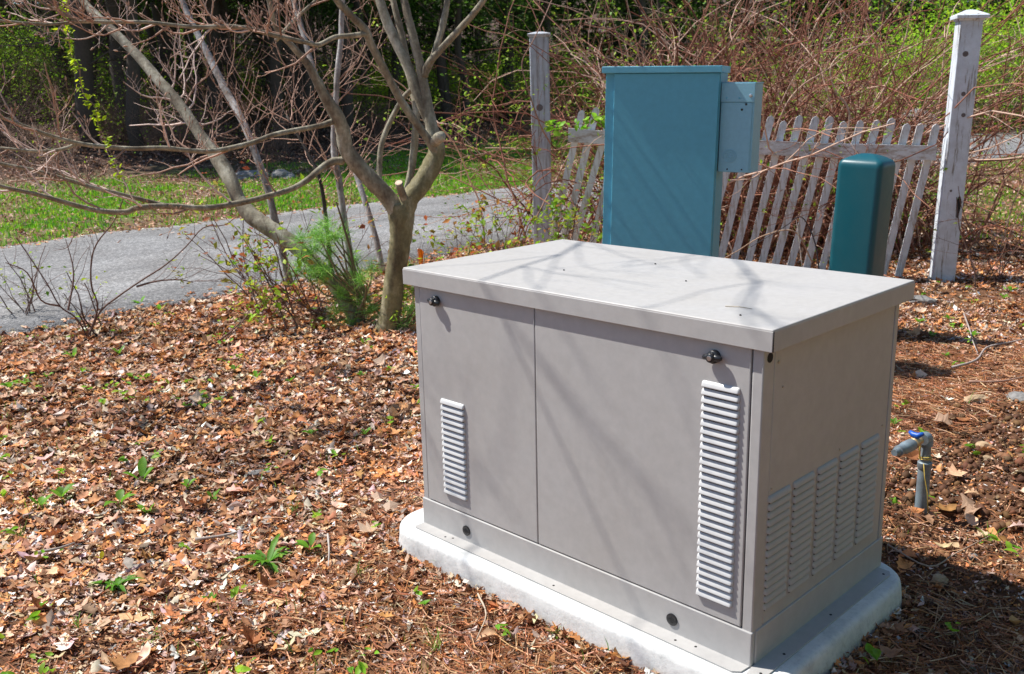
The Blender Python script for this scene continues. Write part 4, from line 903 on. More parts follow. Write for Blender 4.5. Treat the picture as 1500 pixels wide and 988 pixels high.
for x, y, sz, k, lab in (
  (208, 708, .085, SE, 'cluster of upright oval green leaves left of centre in the litter'), (175, 742, .075, SE, 'green broad leaf seedling with wide spread leaves near a second cluster'),
  (90, 730, .07, SE, 'bright green seedling clump near the left edge'), (60, 745, .06, SE, 'small green seedling at the far left edge of the litter'), (275, 718, .05, SE, 'single rounded bright green leaf lying right of the leafy cluster'),
  (215, 752, .05, SE, 'low green seedling just under the leafy cluster'), (456, 645, .05, SE, 'three leaved seedling in the middle of the litter'), (535, 645, .04, SE, 'tiny green seedling near the left end of the pad'),
  (455, 812, .06, SE, 'dark green leaf pair right of the large dandelion'), (312, 733, .04, SE, 'small green sprout in brown leaves'), (345, 545, .05, SE, 'green sprout of two leaves under the shrubs'),
  (375, 555, .055, SE, 'taller green sprout of three leaves under the shrubs'), (205, 450, .07, SE, 'leafy green clump at the edge of the drive'), (235, 458, .06, SE, 'second green clump at the edge of the drive'),
  (108, 530, .06, SE, 'green sprout at left under the bare shrub'), (15, 575, .06, SE, 'green sprout at the left border of the picture'), (175, 525, .05, SE, 'green leaf pair below the bare shrub'),
  (70, 560, .045, SE, 'pale green sprout among dead leaves at left'), (300, 600, .045, SE, 'small sprout in the middle of the red brown leaves'), (380, 600, .035, SE, 'tiny leaf pair in the middle of the red brown leaves'),
  (425, 560, .04, SE, 'tiny sprout below the young pine'), (530, 555, .045, SE, 'sprout with one oval leaf beside the tree foot'), (310, 888, .03, SE, 'tiny dark green sprout in the foreground'), (905, 968, .03, SE, 'tiny green sprout at the front edge of the pad'),
  (1345, 478, .05, SE, 'green sprout below the rock right of the generator'), (1390, 470, .05, SE, 'green leafy sprout right of the rock'), (1365, 500, .05, SE, 'green sprout low in the litter right of the generator'), (1425, 490, .05, SE, 'sprout beside the fallen stick'),
  (1480, 430, .06, SE, 'leafy green clump at the right border'), (1408, 480, .035, SE, 'tiny sprout above the fallen stick'), (1385, 525, .035, SE, 'tiny sprout under the fallen stick'), (1470, 440, .05, SE, 'green sprout beside the clump at the right border'),
  (1450, 800, .06, TU, 'green tuft of grass in the bare soil right of the riser'), (225, 945, .05, TU, 'thin grass tuft near the bottom edge'), (120, 930, .05, TU, 'thin grass tuft in the bottom left corner'), (640, 955, .06, TU, 'grass tuft at the bottom edge left of the pad'),
  (655, 838, .05, TU, 'grass tuft touching the left end of the pad'), (525, 845, .05, TU, 'pale grass tuft in the needles left of the pad'), (430, 760, .05, TU, 'little grass tuft above the large dandelion'), (815, 940, .05, TU, 'grass tuft against the front of the pad'),
  (30, 790, .05, TU, 'mossy grass tuft at the left edge'), (1310, 620, .04, SE, 'green sprout behind the right edge of the generator')):
    weed(x, y, sz, k, lab, None)
weed(150, 828, .035, ('seedling', 'yellow leaf', 2), 'small bright yellow leaf on the litter at lower left', None)

n = 15000; xs = rng.uniform(.75, 2.6, n); ys = rng.uniform(.95, 3.4, n); k_ = density_keep(xs, ys) & (rng.random(n) < np.clip(.45+vnoise(xs, ys, 2.5, 71)*1.6, 0, 1)); xs, ys = xs[k_], ys[k_]; n = len(xs)
_bm = bmesh.new(); bmesh.ops.create_icosphere(_bm, subdivisions=1, radius=.5); cv = np.array([v.co[:] for v in _bm.verts]); _bm.faces.ensure_lookup_table(); ct = np.array([[v.index for v in f.verts] for f in _bm.faces]); _bm.free()
cl_ = [(cv*(1+rng.normal(0, .18, (len(cv), 1)))*np.array([1, .8, .7]), ct) for _ in range(4)]
csz = rng.lognormal(math.log(.013), .6, n)
Vn, Tn, Cn = scatter(cl_, np.column_stack([xs, ys, gh(xs, ys)+.006]), rotm(rng.random(n)*6.28, rng.normal(0, .8, n), rng.random(n)*6.28), np.clip(csz, .004, .05), pick([(.16, .075, .035), (.10, .045, .022), (.24, .12, .06)], [3, 3, 1], n, .2))
o = tri_mesh('soil_clods', Vn, Tn, Cn, M['twig'], ground); o['kind'] = 'stuff'
# stones and fallen sticks --------------------------------------------
def stone(px, py, sx_, sy_, sz_, mat, label, seed, d=None):
    v = F_+(px-750)/FPX*R_-(py-494)/FPX*U_; k = (GZ-CAM[2])/v[2]; p = CAM+v*k
    if d: p = at(px, py, d)
    me = bpy.data.meshes.new('stone'); bm = bmesh.new(); bmesh.ops.create_icosphere(bm, subdivisions=3, radius=1)
    for v_ in bm.verts:
        c = v_.co; f = 1+.5*float(vnoise(c.x+seed, c.y+c.z*1.7, 1.3, seed))+.22*float(vnoise(c.x*2+c.z, c.y*2+seed, 2, seed+3))
        v_.co = Vector((c.x*sx_*f, c.y*sy_*f, c.z*sz_*f))
    for f in bm.faces: f.smooth = False
    bm.to_mesh(me); bm.free(); o = link('stone', me, M[mat]); o.location = (p[0], p[1], ghs(p[0], p[1])+sz_*.35); o.rotation_euler = (0, 0, seed*1.3)
    tag(o, label, 'stone')
stone(1430, 592, .075, .035, .022, 'stone_tan', 'long flat tan stone half buried right of the generator', 1)
stone(1441, 652, .036, .028, .018, 'stone_tan', 'ochre stone on the bare soil right of the gas riser', 2)
stone(1448, 672, .025, .022, .012, 'stone_tan', 'smaller ochre stone just below the ochre stone', 6)
stone(1376, 856, .026, .024, .022, 'stone_tan', 'round tan stone in the needles at lower right', 3)
stone(1426, 822, .016, .014, .010, 'stone', 'small pale stone right of the round tan stone', 4)
stone(1350, 446, .10, .05, .035, 'stone', 'grey flat rock behind the right corner of the lid', 5)
stone(1492, 592, .05, .04, .03, 'stone', 'grey stone at the right border of the picture', 7)
stone(380, 700, .045, .018, .012, 'stone', 'pale flat stone chip among the leaves left of the pad', 8)
stone(1340, 165, 1.1, .7, .55, 'stone', 'large grey boulder beyond the drive behind the picket fence', 9, d=26)
stone(1372, 168, .7, .5, .4, 'stone', 'smaller grey boulder beside the large boulder beyond the drive', 10, d=26.5)
stone(370, 272, .40, .3, .12, 'stone', 'grey boulder at the far edge of the verge behind the leaning trunk', 11, d=18.5)
stone(415, 275, .28, .2, .12, 'stone', 'small grey boulder right of the boulder at the far edge of the verge', 12, d=18.4)
def stick(pts, r, label, col=TW):
    P = []
    for px, py in pts: v = F_+(px-750)/FPX*R_-(py-494)/FPX*U_; k = (GZ+.03-CAM[2])/v[2]; p = CAM+v*k; P.append((p[0], p[1], ghs(p[0], p[1])+.03, r))
    P = smooth_path(P, 4); P[:, 3] = np.linspace(r, r*.5, len(P)); c0 = P[0, :3].copy(); P[:, :3] -= c0; mb = MB(); mb.tube(P[:, :3], P[:, 3], 6, col, rough=.08); o = mb.build('stick', M['twig']); o.location = c0; tag(o, label, 'stick')
stick([(1395, 538), (1430, 528), (1445, 512), (1480, 502), (1510, 495)], .007, 'grey crooked fallen stick right of the generator', (.4, .33, .3))
stick([(1412, 460), (1422, 480), (1424, 505), (1432, 520)], .005, 'thin curved grey twig above the crooked stick', (.4, .33, .3))
stick([(1420, 560), (1465, 560), (1510, 548)], .006, 'straight brown stick lying below the crooked stick')
stick([(55, 815), (85, 808), (110, 798)], .006, 'short grey stick in the foreground litter at lower left', (.4, .34, .3))
stick([(285, 782), (330, 778), (365, 772)], .006, 'grey stick lying left of the large dandelion', (.38, .32, .28))
stick([(480, 782), (482, 805), (481, 830)], .004, 'thin upright grey twig right of the large dandelion', (.45, .4, .36))
stick([(700, 870), (712, 900), (698, 935)], .003, 'thin bent twig on the needles in front of the pad', (.5, .4, .3))
stick([(1300, 800), (1360, 830), (1400, 815), (1450, 790)], .003, 'thin curved twig in the soil at lower right', (.42, .3, .22))

# ------------------------------------------------------------------ shrubs
def leaf_cloud(pts, size, pal, w, mat, parent, name='leaves', tilt=.9, kind=True, jit=.2, tm=None):
    n = len(pts); rt = rotm(rng.random(n)*6.28, rng.normal(0, tilt, n), rng.random(n)*6.28)
    V, T, Cc = scatter(tm or [lowleaf(.3, .4, .27), lowleaf(-.3, .3, .3)], pts, rt, rng.uniform(.6, 1.3, n)*size, pick(pal, w, n, jit))
    o = tri_mesh(name, V, T, Cc, mat, parent)
    if kind: o['kind'] = 'stuff'
    return o
YG = [(.34, .52, .03), (.22, .42, .03), (.48, .56, .06)]; RD = [(.42, .12, .05), (.55, .26, .08), (.34, .30, .06)]
def shrub(name, px, py, d, label, stems, h, spread, leanx, col, leafpal=None, nleaf=0, lsize=.03, traced=None, r=.004, kids=(2, 4), cat='shrub'):
    o = origin_of(px, py, d) if d else None
    e = empty(name, o, 0, label, cat); mb, bd = MB(), []; o = np.array(o)
    for tr in (traced or []):
        P = np.array([at(x, y, dd) for x, y, dd in tr]); P = smooth_path(np.column_stack([P, np.linspace(r*1.6, r*.6, len(P))]), 4); P[:, :3] -= o
        mb.tube(P[:, :3], P[:, 3], 5, col, rough=.06, cap=False)
        for _ in range(5):
            j = rng.integers(3, len(P)-1); t_ = P[j, :3]-P[j-1, :3]; t_ /= np.linalg.norm(t_)+1e-9
            grow(mb, P[j, :3], t_+rng.normal(0, .6, 3), rng.uniform(.12, .3), r*.5, 1, col, .3, (1, 3), .3, bd, 3)
    for i in range(stems):
        a = rng.random()*6.28; dr = np.array([math.cos(a)*spread+leanx*.707, math.sin(a)*spread+leanx*.707, 1.0])
        grow(mb, (rng.normal(0, .06), rng.normal(0, .06), -.02), dr, h*rng.uniform(.6, 1.15), r*rng.uniform(.8, 1.5), 2, col, .1, kids, .28, bd, 4, .45)
    s_ = mb.build('stems', M['twig'], e); s_['kind'] = 'stuff'
    if leafpal:
        nleaf = int(nleaf*.9); lsize *= 1.5; k_ = (rng.random(nleaf)**1.6*len(bd)).astype(int); base_ = np.array([bd[i][0] for i in k_])+rng.normal(0, lsize*.5, (nleaf, 3))
        leaf_cloud(base_, lsize, *leafpal, M['leaf'], e)
    return e
DK = (.16, .09, .07)
shrub('bare_shrub', 127, 500, 6.1, 'bare dark twiggy shrub with few pale buds at the edge of the drive at left', 3, .45, .5, 0, DK, (YG, [3, 2, 2]), 60, .022, [
 [(140, 560, 5.6), (128, 498, 6.0), (112, 467, 6.0), (88, 449, 6.0), (71, 419, 6.0), (45, 379, 6.0), (24, 349, 6.0)],
 [(128, 498, 6.0), (146, 458, 6.05), (170, 437, 6.1), (206, 412, 6.1), (243, 388, 6.15), (273, 361, 6.2), (298, 334, 6.2), (328, 330, 6.2), (346, 318, 6.2)],
 [(128, 498, 6.0), (143, 452, 6), (134, 419, 6), (134, 382, 6), (143, 355, 6), (167, 324, 6), (182, 285, 6), (182, 262, 6)],
 [(200, 420, 6.1), (230, 412, 6.1), (262, 410, 6.1), (283, 414, 6.1)], [(88, 449, 6), (60, 440, 5.9), (40, 400, 5.8), (8, 385, 5.7)], [(100, 455, 6), (108, 400, 6.1), (96, 350, 6.2)]], .0045)
shrub('thin_shrub', 470, 500, 6.3, 'thin dark stemmed shrub with young yellow green and red leaves left of the young pine', 12, .85, .75, -.45, DK, (YG+RD, [4, 3, 3, 2, 3, 1]), 420, .034, [
 [(320, 500, 5.7), (345, 480, 5.9), (364, 458, 6.0), (371, 430, 6.1), (374, 400, 6.2)], [(240, 515, 5.6), (290, 512, 5.7), (330, 498, 5.8), (362, 462, 5.95), (368, 440, 6.1)],
 [(425, 500, 6), (405, 440, 6.1), (380, 390, 6.2), (350, 340, 6.3), (330, 320, 6.4)], [(450, 505, 6), (420, 450, 6.1), (395, 410, 6.1), (360, 350, 6.2)], [(430, 460, 6.1), (412, 400, 6.1), (400, 360, 6.1), (372, 340, 6.1)]], .004)
shrub('thin_shrub', 395, 480, 6.6, 'sparse spindly shrub with reddish young leaves in front of the drive', 9, .8, .6, -.3, DK, (RD+YG, [4, 3, 3, 2, 2, 2]), 260, .036)
shrub('thin_shrub', 700, 420, 6.6, 'thin shrub with red brown unfolding leaves right of the forked tree', 10, .85, .55, -.35, DK, (RD+YG, [4, 4, 3, 3, 3, 2]), 420, .036)
shrub('thin_shrub', 745, 390, 7.2, 'dark stemmed shrub with sparse green leaves behind the left corner of the lid', 8, .75, .7, -.1, DK, (YG+RD, [4, 4, 3, 1, 1, 1]), 300, .032)
shrub('thin_shrub', 815, 385, 7.3, 'leafy thin shrub at the foot of the grey post', 12, .80, .55, 0, DK, (YG+RD, [4, 6, 3, 1, 1, 1]), 520, .036)
shrub('thin_shrub', 40, 480, 6.6, 'low tangle of fine bare twigs at the left border by the drive', 9, .5, .7, 0, DK, (YG, [3, 2, 2]), 90, .022)
shrub('thin_shrub', 1445, 400, 7.1, 'bare branching twig shrub right of the white post', 7, .85, .5, .2, DK, (YG, [3, 2, 2]), 60, .024)
shrub('thin_shrub', 585, 470, 6.1, 'fine stemmed shrub with green leaves around the foot of the forked tree', 9, .45, .6, .1, DK, (YG, [3, 4, 2]), 160, .028)
# low leafy sprig before the fence and the cabinet
def sprig(name, pts, d, label, lsize, nl, pal, w, col=(.35, .22, .16), r=.004, cat='branch', spread=.03):
    P = np.array([at(x, y, d+dd) for x, y, dd in pts]); o = P[0].copy(); P = smooth_path(np.column_stack([P-o, np.linspace(r, r*.4, len(P))]), 5)
    e = empty(name, tuple(o), 0, label, cat); mb = MB(); mb.tube(P[:, :3], P[:, 3], 5, col, cap=False, rough=.05); mb.build('stem', M['twig'], e)
    k_ = rng.integers(0, len(P), nl); leaf_cloud(P[k_, :3]+rng.normal(0, spread, (nl, 3)), lsize, pal, w, M['leaf'], e, tm=[leaf_tmpl('simple', .4, .4), leaf_tmpl('simple', -.3, .3)]); return e
sprig('leafy_branch', [(912, 172, .25), (880, 178, .1), (850, 182, 0), (820, 186, 0), (800, 184, 0)], 7.35, 'bright green leafy branch lying over the left end of the picket fence', .065, 60, [(.22, .50, .03), (.34, .60, .05)], [2, 1])
sprig('hanging_vine', [(96, -30, 0), (98, 0, 0), (97, 30, 0), (101, 60, 0), (106, 85, 0), (116, 100, 0), (118, 120, 0), (124, 142, 0), (138, 155, 0), (143, 180, 0), (153, 203, 0), (163, 226, 0), (172, 256, 0)], 4.7, 'thin hanging vine dotted with yellow green leaves at the upper left', .030, 150, [(.52, .66, .02), (.42, .58, .02)], [3, 2], (.3, .2, .14), .0035, 'vine', .013)
sprig('arching_cane', [(1190, 385, 0), (1165, 340, 0), (1120, 345, .0), (1080, 368, 0), (1050, 385, 0)], 6.9, 'tan arching cane in front of the pickets between the cabinet and the pedestal', .02, 4, YG, [1, 1, 1], (.45, .30, .2), .006, 'cane')
sprig('arching_cane', [(1200, 400, 0), (1196, 365, 0), (1186, 335, 0), (1172, 318, 0), (1150, 332, 0), (1100, 362, 0)], 6.8, 'dark curved cane close to the left side of the green pedestal', .02, 4, YG, [1, 1, 1], (.05, .045, .05), .006, 'cane')
sprig('arching_cane', [(1176, 400, 0), (1170, 350, 0), (1166, 320, 0)], 6.85, 'pale thin cane standing before the pickets left of the pedestal', .02, 2, YG, [1, 1, 1], (.75, .68, .6), .004, 'cane')
sprig('arching_cane', [(780, 330, 0), (840, 215, .1), (872, 165, .1), (885, 110, .2), (862, 60, .2), (878, -10, .3)], 7.9, 'long brown cane sweeping up across the left end of the picket fence', .03, 14, YG, [1, 1, 1], (.36, .22, .16), .007, 'cane')
sprig('arching_cane', [(806, 210, 0), (790, 180, -.3), (770, 120, -.4), (765, 90, -.4), (782, 58, -.4), (800, 20, -.3), (820, -30, 0)], 8.1, 'brown cane looping in front of the top of the grey post', .03, 14, YG, [1, 1, 1], (.34, .2, .15), .007, 'cane')
sprig('arching_cane', [(1110, 280, .2), (1142, 175, 0), (1170, 130, 0), (1215, 100, .1), (1280, 50, .3), (1330, -10, .5)], 7.9, 'long pinkish cane rising from the fence towards the upper right', .03, 10, YG, [1, 1, 1], (.5, .32, .24), .008, 'cane')
sprig('arching_cane', [(1235, 225, 0), (1244, 165, 0), (1222, 130, 0), (1218, 95, 0), (1250, 70, .1), (1300, 62, .2)], 7.9, 'pale twisting cane in front of the rail left of the pedestal', .03, 6, YG, [1, 1, 1], (.55, .38, .28), .009, 'cane')

# young pine --------------------------------------------------------------
pe = tree_root('young_pine', 535, 480, 6.1, 'small young pine with soft green needle tufts against the foot of the forked tree')
po = np.array(pe.location); mb = MB(); nV, nT, nC, off = [], [], [], 0
tufts = [(464, 345, .1), (482, 372, .1), (447, 375, .05), (470, 352, -.05), (472, 408, .0), (500, 430, 0), (545, 395, .1), (492, 455, -.05), (528, 440, 0), (600, 455, -.1), (575, 432, .1), (600, 400, .2), (478, 395, 0), (512, 405, .1), (455, 400, 0), (540, 455, 0), (500, 345, .1), (515, 470, 0), (588, 478, -.15), (462, 362, .12), (486, 350, .05), (438, 352, .1), (520, 380, .15), (436, 395, .05), (560, 470, -.05), (476, 330, .15), (610, 430, .1), (530, 410, -.1)]
for x, y, dd in tufts:
    q_ = at(x, y, 6.1+dd)-po; b0_ = np.array([rng.normal(0, .03), rng.normal(0, .03), q_[2]*.35])
    mb.tube([b0_, (b0_+q_)/2+rng.normal(0, .03, 3), q_], [.008, .006, .004], 5, (.2, .15, .08), cap=False)
    n = 150; a = rng.normal(0, 1, (n, 3)); a[:, 2] = a[:, 2]*.8+.35; a /= np.linalg.norm(a, axis=1, keepdims=True); ln = rng.uniform(.07, .135, n)
    b_ = q_+rng.normal(0, .022, (n, 3)); tip = b_+a*ln[:, None]; sdd = np.cross(a, rng.normal(0, 1, (n, 3))); sdd /= np.linalg.norm(sdd, axis=1, keepdims=True)
    V = np.stack([b_-sdd*.0014, b_+sdd*.0014, tip], 1).reshape(-1, 3); nV.append(V); nT.append(np.arange(n*3).reshape(-1, 3)+off); off += n*3
    nC.append(np.repeat(pick([(.30, .60, .10), (.44, .72, .16), (.16, .42, .06)], [3, 2, 2], n, .2), 3, 0))
mb.tube([(0, 0, -.02), (-.03, -.02, .2), (-.05, -.04, .5), (-.10, -.09, .8)], [.016, .013, .009, .005], 7, (.14, .1, .06), cap=False)
mb.build('stem', M['twig'], pe); o = tri_mesh('needle_tufts', np.vstack(nV), np.vstack(nT), np.vstack(nC), M['needle'], pe); o['kind'] = 'stuff'

# orange marker flag
p = at(613, 388, 6.75); e = empty('marker_flag', (p[0], p[1], ghs(p[0], p[1])), 0, 'small bright orange marker flag standing just right of the forked trunk', 'flag')
mb = MB(); zt = p[2]-ghs(p[0], p[1]); mb.tube([(0, 0, -.02), (0, 0, zt+.12)], .0015, 5); mb.build('wire', M['steel'], e)
mb = MB(); V = []
for i in range(5):
    u = i/4; wv = .012*math.sin(u*5); V += [(.040*u-.003+wv*.3, .040*u+wv-.003, zt+.115-.02*u), (.026*u+wv*.3, .026*u+wv, zt-.005-.01*u+.018*math.sin(u*4))]
mb.add(V, [(2*i, 2*i+1, 2*i+3, 2*i+2) for i in range(4)], (.95, .22, .01)); mb.build('flag', M['orange'], e)

# ------------------------------------------------------------------ bramble thicket behind the fence
def bramble(s, d, label, canes, h, seed, cols=((.30, .11, .07), (.17, .065, .04), (.38, .18, .12), (.26, .11, .07), (.62, .42, .32)), nl=260):
    q_ = sd(s, d); o = np.array([q_[0], q_[1], ghs(q_[0], q_[1])]); e = empty('bramble_bush', tuple(o), 0, label, 'bush'); mb, bd = MB(), []
    for i in range(canes):
        a = rng.random()*6.28; b_ = np.array([rng.normal(0, .40), rng.normal(0, .40), -.05]); d_ = np.array([math.cos(a)*.4, math.sin(a)*.4, 1.0]); ln = h*rng.uniform(.7, 1.4); n = 13
        hd = np.array([math.cos(a+rng.normal(0, .6)), math.sin(a+rng.normal(0, .6)), 0]); P = [b_]; g_ = rng.uniform(.0, .12); r0 = rng.uniform(.004, .012)
        for k in range(n):
            d_ = d_+hd*.045+np.array([0, 0, -g_*(k/n)*1.6])+rng.normal(0, .19, 3); d_ /= np.linalg.norm(d_); P.append(P[-1]+d_*ln/n)
        P = np.array(P); c = np.array(cols[rng.integers(0, len(cols))]); rr = np.linspace(r0, r0*.4, n+1); mb.tube(P, rr, 5, tuple(c), cap=False)
        for _ in range(rng.integers(3, 7)):
            j = rng.integers(2, n); t_ = P[j]-P[j-1]; t_ /= np.linalg.norm(t_); grow(mb, P[j], t_*.6+rng.normal(0, .6, 3), rng.uniform(.25, .8), rr[j]*.75, 1, c, .05, (1, 3), .4, bd, 3, .55)
    o1 = mb.build('canes', M['twig'], e); o1['kind'] = 'stuff'
    k_ = rng.integers(0, len(bd), nl); leaf_cloud(np.array([bd[i][0] for i in k_])+rng.normal(0, .03, (nl, 3)), .04, [(.26, .42, .03), (.38, .50, .05), (.16, .32, .03)], [3, 2, 2], M['leaf'], e)
    return e
bramble(.75, 9.0, 'bramble thicket of brown canes with green leaves behind the left end of the fence', 50, 2.2, 1, nl=2200)
bramble(1.55, 9.2, 'tall bramble thicket directly behind the blue cabinet', 100, 2.5, 2, nl=1800)
bramble(2.35, 8.9, 'dense reddish bramble thicket behind the pale pull box', 130, 2.5, 3, nl=1100)
bramble(3.1, 9.0, 'dense brown bramble thicket behind the middle of the picket fence', 140, 2.4, 4, nl=1100)
bramble(3.35, 9.3, 'brown bramble thicket behind the green pedestal', 90, 2.2, 5, nl=900)
bramble(2.5, 10.2, 'tall tangled thicket in the second row behind the fence', 100, 2.8, 6, nl=1500)

# ------------------------------------------------------------------ forest beyond the verge
def crown_pts(n, c, rad, sq=.7):
    v = rng.normal(0, 1, (n, 3)); v /= np.linalg.norm(v, axis=1, keepdims=True); return np.array(c)+v*(rng.random((n, 1))**.4)*np.array([rad, rad, rad*sq])
FOL = [(.08, .16, .025), (.12, .22, .03), (.05, .10, .02)]; SPR = [(.50, .74, .035), (.34, .62, .03), (.20, .42, .025)]
def forest_tree(kind, seed):
    """prototype at the origin: trunk and crown; h up to 13 m"""
    e = empty('forest_tree'); r0 = rng.uniform(.09, .22); h = rng.uniform(9, 13); n = 12
    P = np.column_stack([np.cumsum(rng.normal(0, .09, n)), np.cumsum(rng.normal(0, .09, n)), np.linspace(-.3, h, n)]); P[:, :2] -= P[0, :2]
    mb = MB(); mb.tube(P, np.linspace(r0, r0*.3, n), 9, (.085, .065, .05), rough=.05)
    for i in range(26):
        j = rng.integers(1, n-1); a = rng.random()*6.28; grow(mb, P[j]+(P[j+1]-P[j])*rng.random(), (math.cos(a), math.sin(a), rng.uniform(-.1, .6)), rng.uniform(.7, 2.2), .02, 1, (.12, .09, .07), .1, (3, 5), .25, None, 3, .5)
    mb.build('trunk', M['twig'], e)
    pts = []
    if kind == 'pine':
        for i in range(34): a = rng.random()*6.28; z = rng.uniform(3.2, h); rd = (h-z)*.28+.5; pts.append(crown_pts(95, (math.cos(a)*rd*rng.random(), math.sin(a)*rd*rng.random(), z), .85, .4))
        pal, w, sz = FOL, [3, 2, 3], .20
    else:
        for i in range(22): a = rng.random()*6.28; z = rng.uniform(4, h+1); rd = 2.0*rng.random(); pts.append(crown_pts(60, (math.cos(a)*rd, math.sin(a)*rd, z), .8, .6))
        pal, w, sz = SPR+FOL, [1, 2, 2, 2, 2, 2], .15
    leaf_cloud(np.vstack(pts), sz, pal, w, M['leaf'], e, 'crown'); return e
def copy_tree(e):
    r = e.copy(); C.objects.link(r)
    for ch in list(e.children): c = ch.copy(); C.objects.link(c); c.parent = r
    return r
protos = [forest_tree('pine' if i % 3 != 2 else 'leafy', i) for i in range(6)]
used = [False]*6
def place(protos, used, k, s, d, scale, label, cat, group):
    o = protos[k] if not used[k] else copy_tree(protos[k]); used[k] = True; q_ = sd(s, d); o.location = (q_[0], q_[1], ghs(q_[0], q_[1])); o.scale = (scale,)*3; o.rotation_euler = (0, 0, rng.random()*6.28)
    tag(o, label, cat, group); return o
def zone(s, d, what):
    u = s/d; near = ['foremost', 'midway', 'far back'][0 if d < 25 else 1 if d < 34 else 2]
    w = ['at the left border', 'behind the hanging vine', 'behind the leaning tree', 'between the leaning tree and the forked tree', 'behind the forked tree', 'between the forked tree and the grey post', 'behind the blue cabinet', 'behind the bramble thicket', 'right of the white post']
    k = 0 if u < -.49 else 1 if u < -.44 else 2 if u < -.30 else 3 if u < -.18 else 4 if u < -.08 else 5 if u < .02 else 6 if u < .2 else 7 if u < .42 else 8
    return what+' '+near+' '+w[k]
cnt = 0
for i in range(4000):
    if cnt >= 130: break
    d = 19+rng.random()**.8*34; s = (rng.random()*2-1)*(d*.58+1); q_ = sd(s, d); b_ = float(bank(q_[0], q_[1]))
    rightside = q_[0] > -16 and d > 33 and (q_[0] < -10.5 or q_[1] > 38) 
    if b_ < 1.2 and not rightside: continue
    if rightside and not (q_[0] < -9.8 or q_[0] > -2): continue
    if d < 24 and rng.random() < .35: continue
    pass
    k = int(rng.integers(0, 6)); place(protos, used, k, s, d, rng.uniform(.75, 1.25), zone(s, d, 'dark trunked forest tree' if k % 3 != 2 else 'thin leaved forest tree'), 'tree', 'forest trees beyond the drive'); cnt += 1
# thicket around and beyond the boulders on the right, behind the white post
# understory shrubs: fresh green and bare brown kinds
def under(kind):
    e = empty('understory_shrub'); mb, bd = MB(), []
    h = 2.2 if kind != 'brown' else 1.5
    for i in range(16 if kind != 'brown' else 26):
        a = rng.random()*6.28; grow(mb, (rng.normal(0, .25), rng.normal(0, .25), -.05), (math.cos(a)*.7, math.sin(a)*.7, 1), h*rng.uniform(.5, 1.1), rng.uniform(.006, .014), 2, (.17, .115, .085) if kind != 'brown' else (.24, .15, .11), .05, (3, 5), .35, bd, 3, .55)
    o = mb.build('stems', M['twig'], e); o['kind'] = 'stuff'
    nl = {'green': 3000, 'pale': 900, 'brown': 60}[kind]; k_ = rng.integers(0, len(bd), nl)
    leaf_cloud(np.array([bd[i][0] for i in k_])+rng.normal(0, .16, (nl, 3))*np.array([1, 1, .7]), .06, SPR, [4, 4, 2], M['leaf'], e); return e
up = [under('green'), under('brown'), under('pale'), under('green'), under('brown')]; uu = [False]*5; cnt = 0
LB = {0: 'bushy fresh green shrub', 1: 'bare brown twiggy shrub', 2: 'sparse pale leaved shrub', 3: 'bushy fresh green shrub', 4: 'bare brown twiggy shrub'}
for i in range(6000):
    if cnt >= 210: break
    d = 18+rng.random()**.9*28; u = rng.random()*2-1; s = u*(d*.57+.5); q_ = sd(s, d); b_ = float(bank(q_[0], q_[1]))
    rightside = d > 31 and u > .2 and (q_[0] < -9.6)
    if b_ < .3 and not rightside: continue
    green_p = .9 if u > -.30 else .4
    k = [0, 3][int(rng.random() < .5)] if rng.random() < green_p else [1, 2, 4][int(rng.integers(0, 3))]
    if not rightside and b_ < 4.5 and rng.random() < .55: continue
    if u < -.3 and d < 26: k = [1, 4, 2][int(rng.integers(0, 3))]
    if not rightside and b_ < 4.5: k = [1, 4][int(rng.integers(0, 2))]
    place(up, uu, k, s, d, rng.uniform(.7, 1.45)*(.7 if b_ < 4.5 else 1), zone(s, d, LB[k]), 'shrub', 'understory shrubs at the forest edge'); cnt += 1
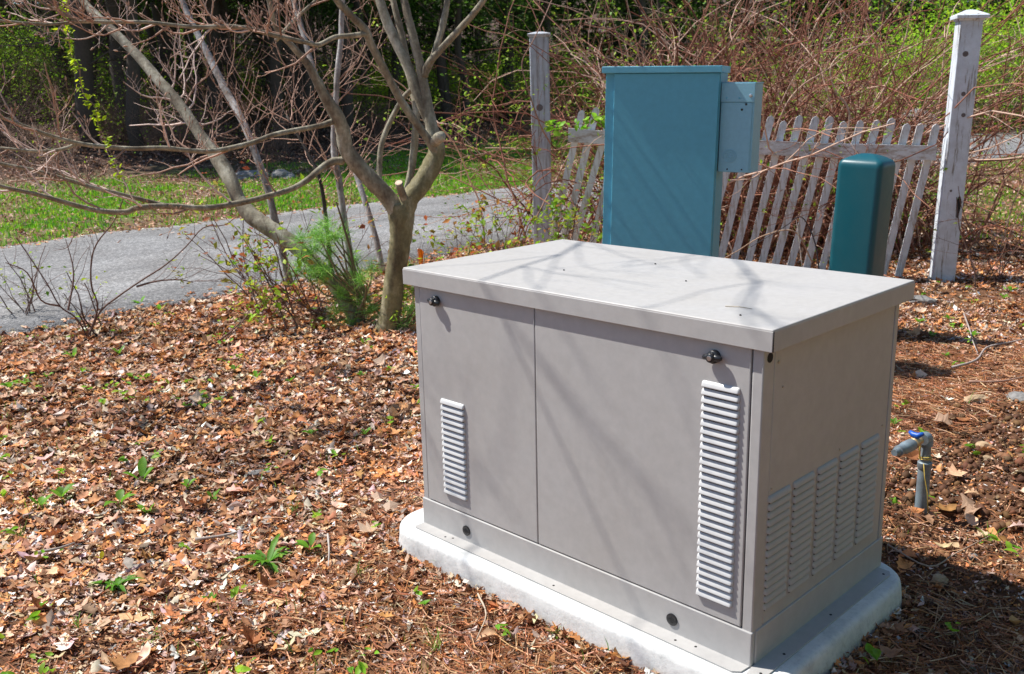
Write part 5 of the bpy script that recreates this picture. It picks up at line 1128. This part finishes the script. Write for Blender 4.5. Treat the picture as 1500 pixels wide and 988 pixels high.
# right of the white post: bright green shrubs just beyond the drive
for s, d, sc, w in ((14.2, 29.5, 1.9, 'nearest in the middle of the row'), (15.6, 31, 2.0, 'second nearest to the right border'), (12.4, 30.5, 1.9, 'front row just right of the post'), (16.8, 30.5, 1.9, 'front row at the right border'), (13.4, 32.5, 2.2, 'back row close to the post'), (17.2, 33, 2.3, 'back row at the right border'), (11.2, 31.5, 1.8, 'leftmost and hidden by the post'), (15, 34, 2.4, 'rearmost of all')):
    place(up, uu, 0 if rng.random() < .5 else 3, s, d, sc, 'tall leafy green shrub beyond the drive, '+w, 'shrub', 'green shrubs beyond the right end of the drive')
for x, y, sc, w in ((7.6, -3.5, .9, 'southernmost'), (7.4, -.4, .95, 'second'), (7.2, 2.6, .95, 'middle'), (7.4, 5.6, 1.0, 'fourth'), (8, 9, 1.1, 'northernmost')):  # row added out of view; blocks sky to darken the generator's side
    s, d = to_sd(x, y); o = place(protos, used, int(rng.choice([0, 1, 3, 4])), s, d, sc, w+' dense evergreen added out of view to the right to block open sky', 'tree', 'added evergreens out of view')
for x, y, sc, w in ((6.6, -.6, 1.3, 'nearest'), (6.0, 1.5, 1.2, 'second'), (5.6, 3.3, 1.2, 'third'), (5.8, 5.2, 1.3, 'fourth'), (7.2, .8, 1.6, 'fifth'), (7.2, 3.2, 1.6, 'sixth')):  # shrubs added out of view, closing off the low sky below the crowns
    s, d = to_sd(x, y); o = place(up, uu, 0 if sc*100 % 2 < 1 else 3, s, d, sc*1.05, w+' leafy green shrub added out of view to the right to block sky', 'shrub', 'added shrubs out of view')
# far wood: one uncountable mass of dark foliage and stems
n = 90000; d = 42+rng.random(n)**.8*30; s = (rng.random(n)*2-1)*(d*.66); q_ = np.stack([CAM[0]+s*.70711-d*.70711, CAM[1]+s*.70711+d*.70711], 1)
hh_ = rng.random(n)**1.0*13; clump = vnoise(s, hh_*1.3, .45, 61)+vnoise(s, hh_, 1.3, 62)*.6; k_ = clump > -.22
q_, hh_, d = q_[k_], hh_[k_], d[k_]; n = len(d); pts = np.column_stack([q_, gh(q_[:, 0], q_[:, 1])+hh_])
far = leaf_cloud(pts, .52, [(.06, .11, .022), (.035, .07, .016), (.09, .15, .025), (.05, .04, .03)], [3, 3, 2, 2], M['leaf'], None, 'far_forest')
tag(far, 'dark dense mass of far forest foliage filling the top of the view', 'forest', kind='stuff')
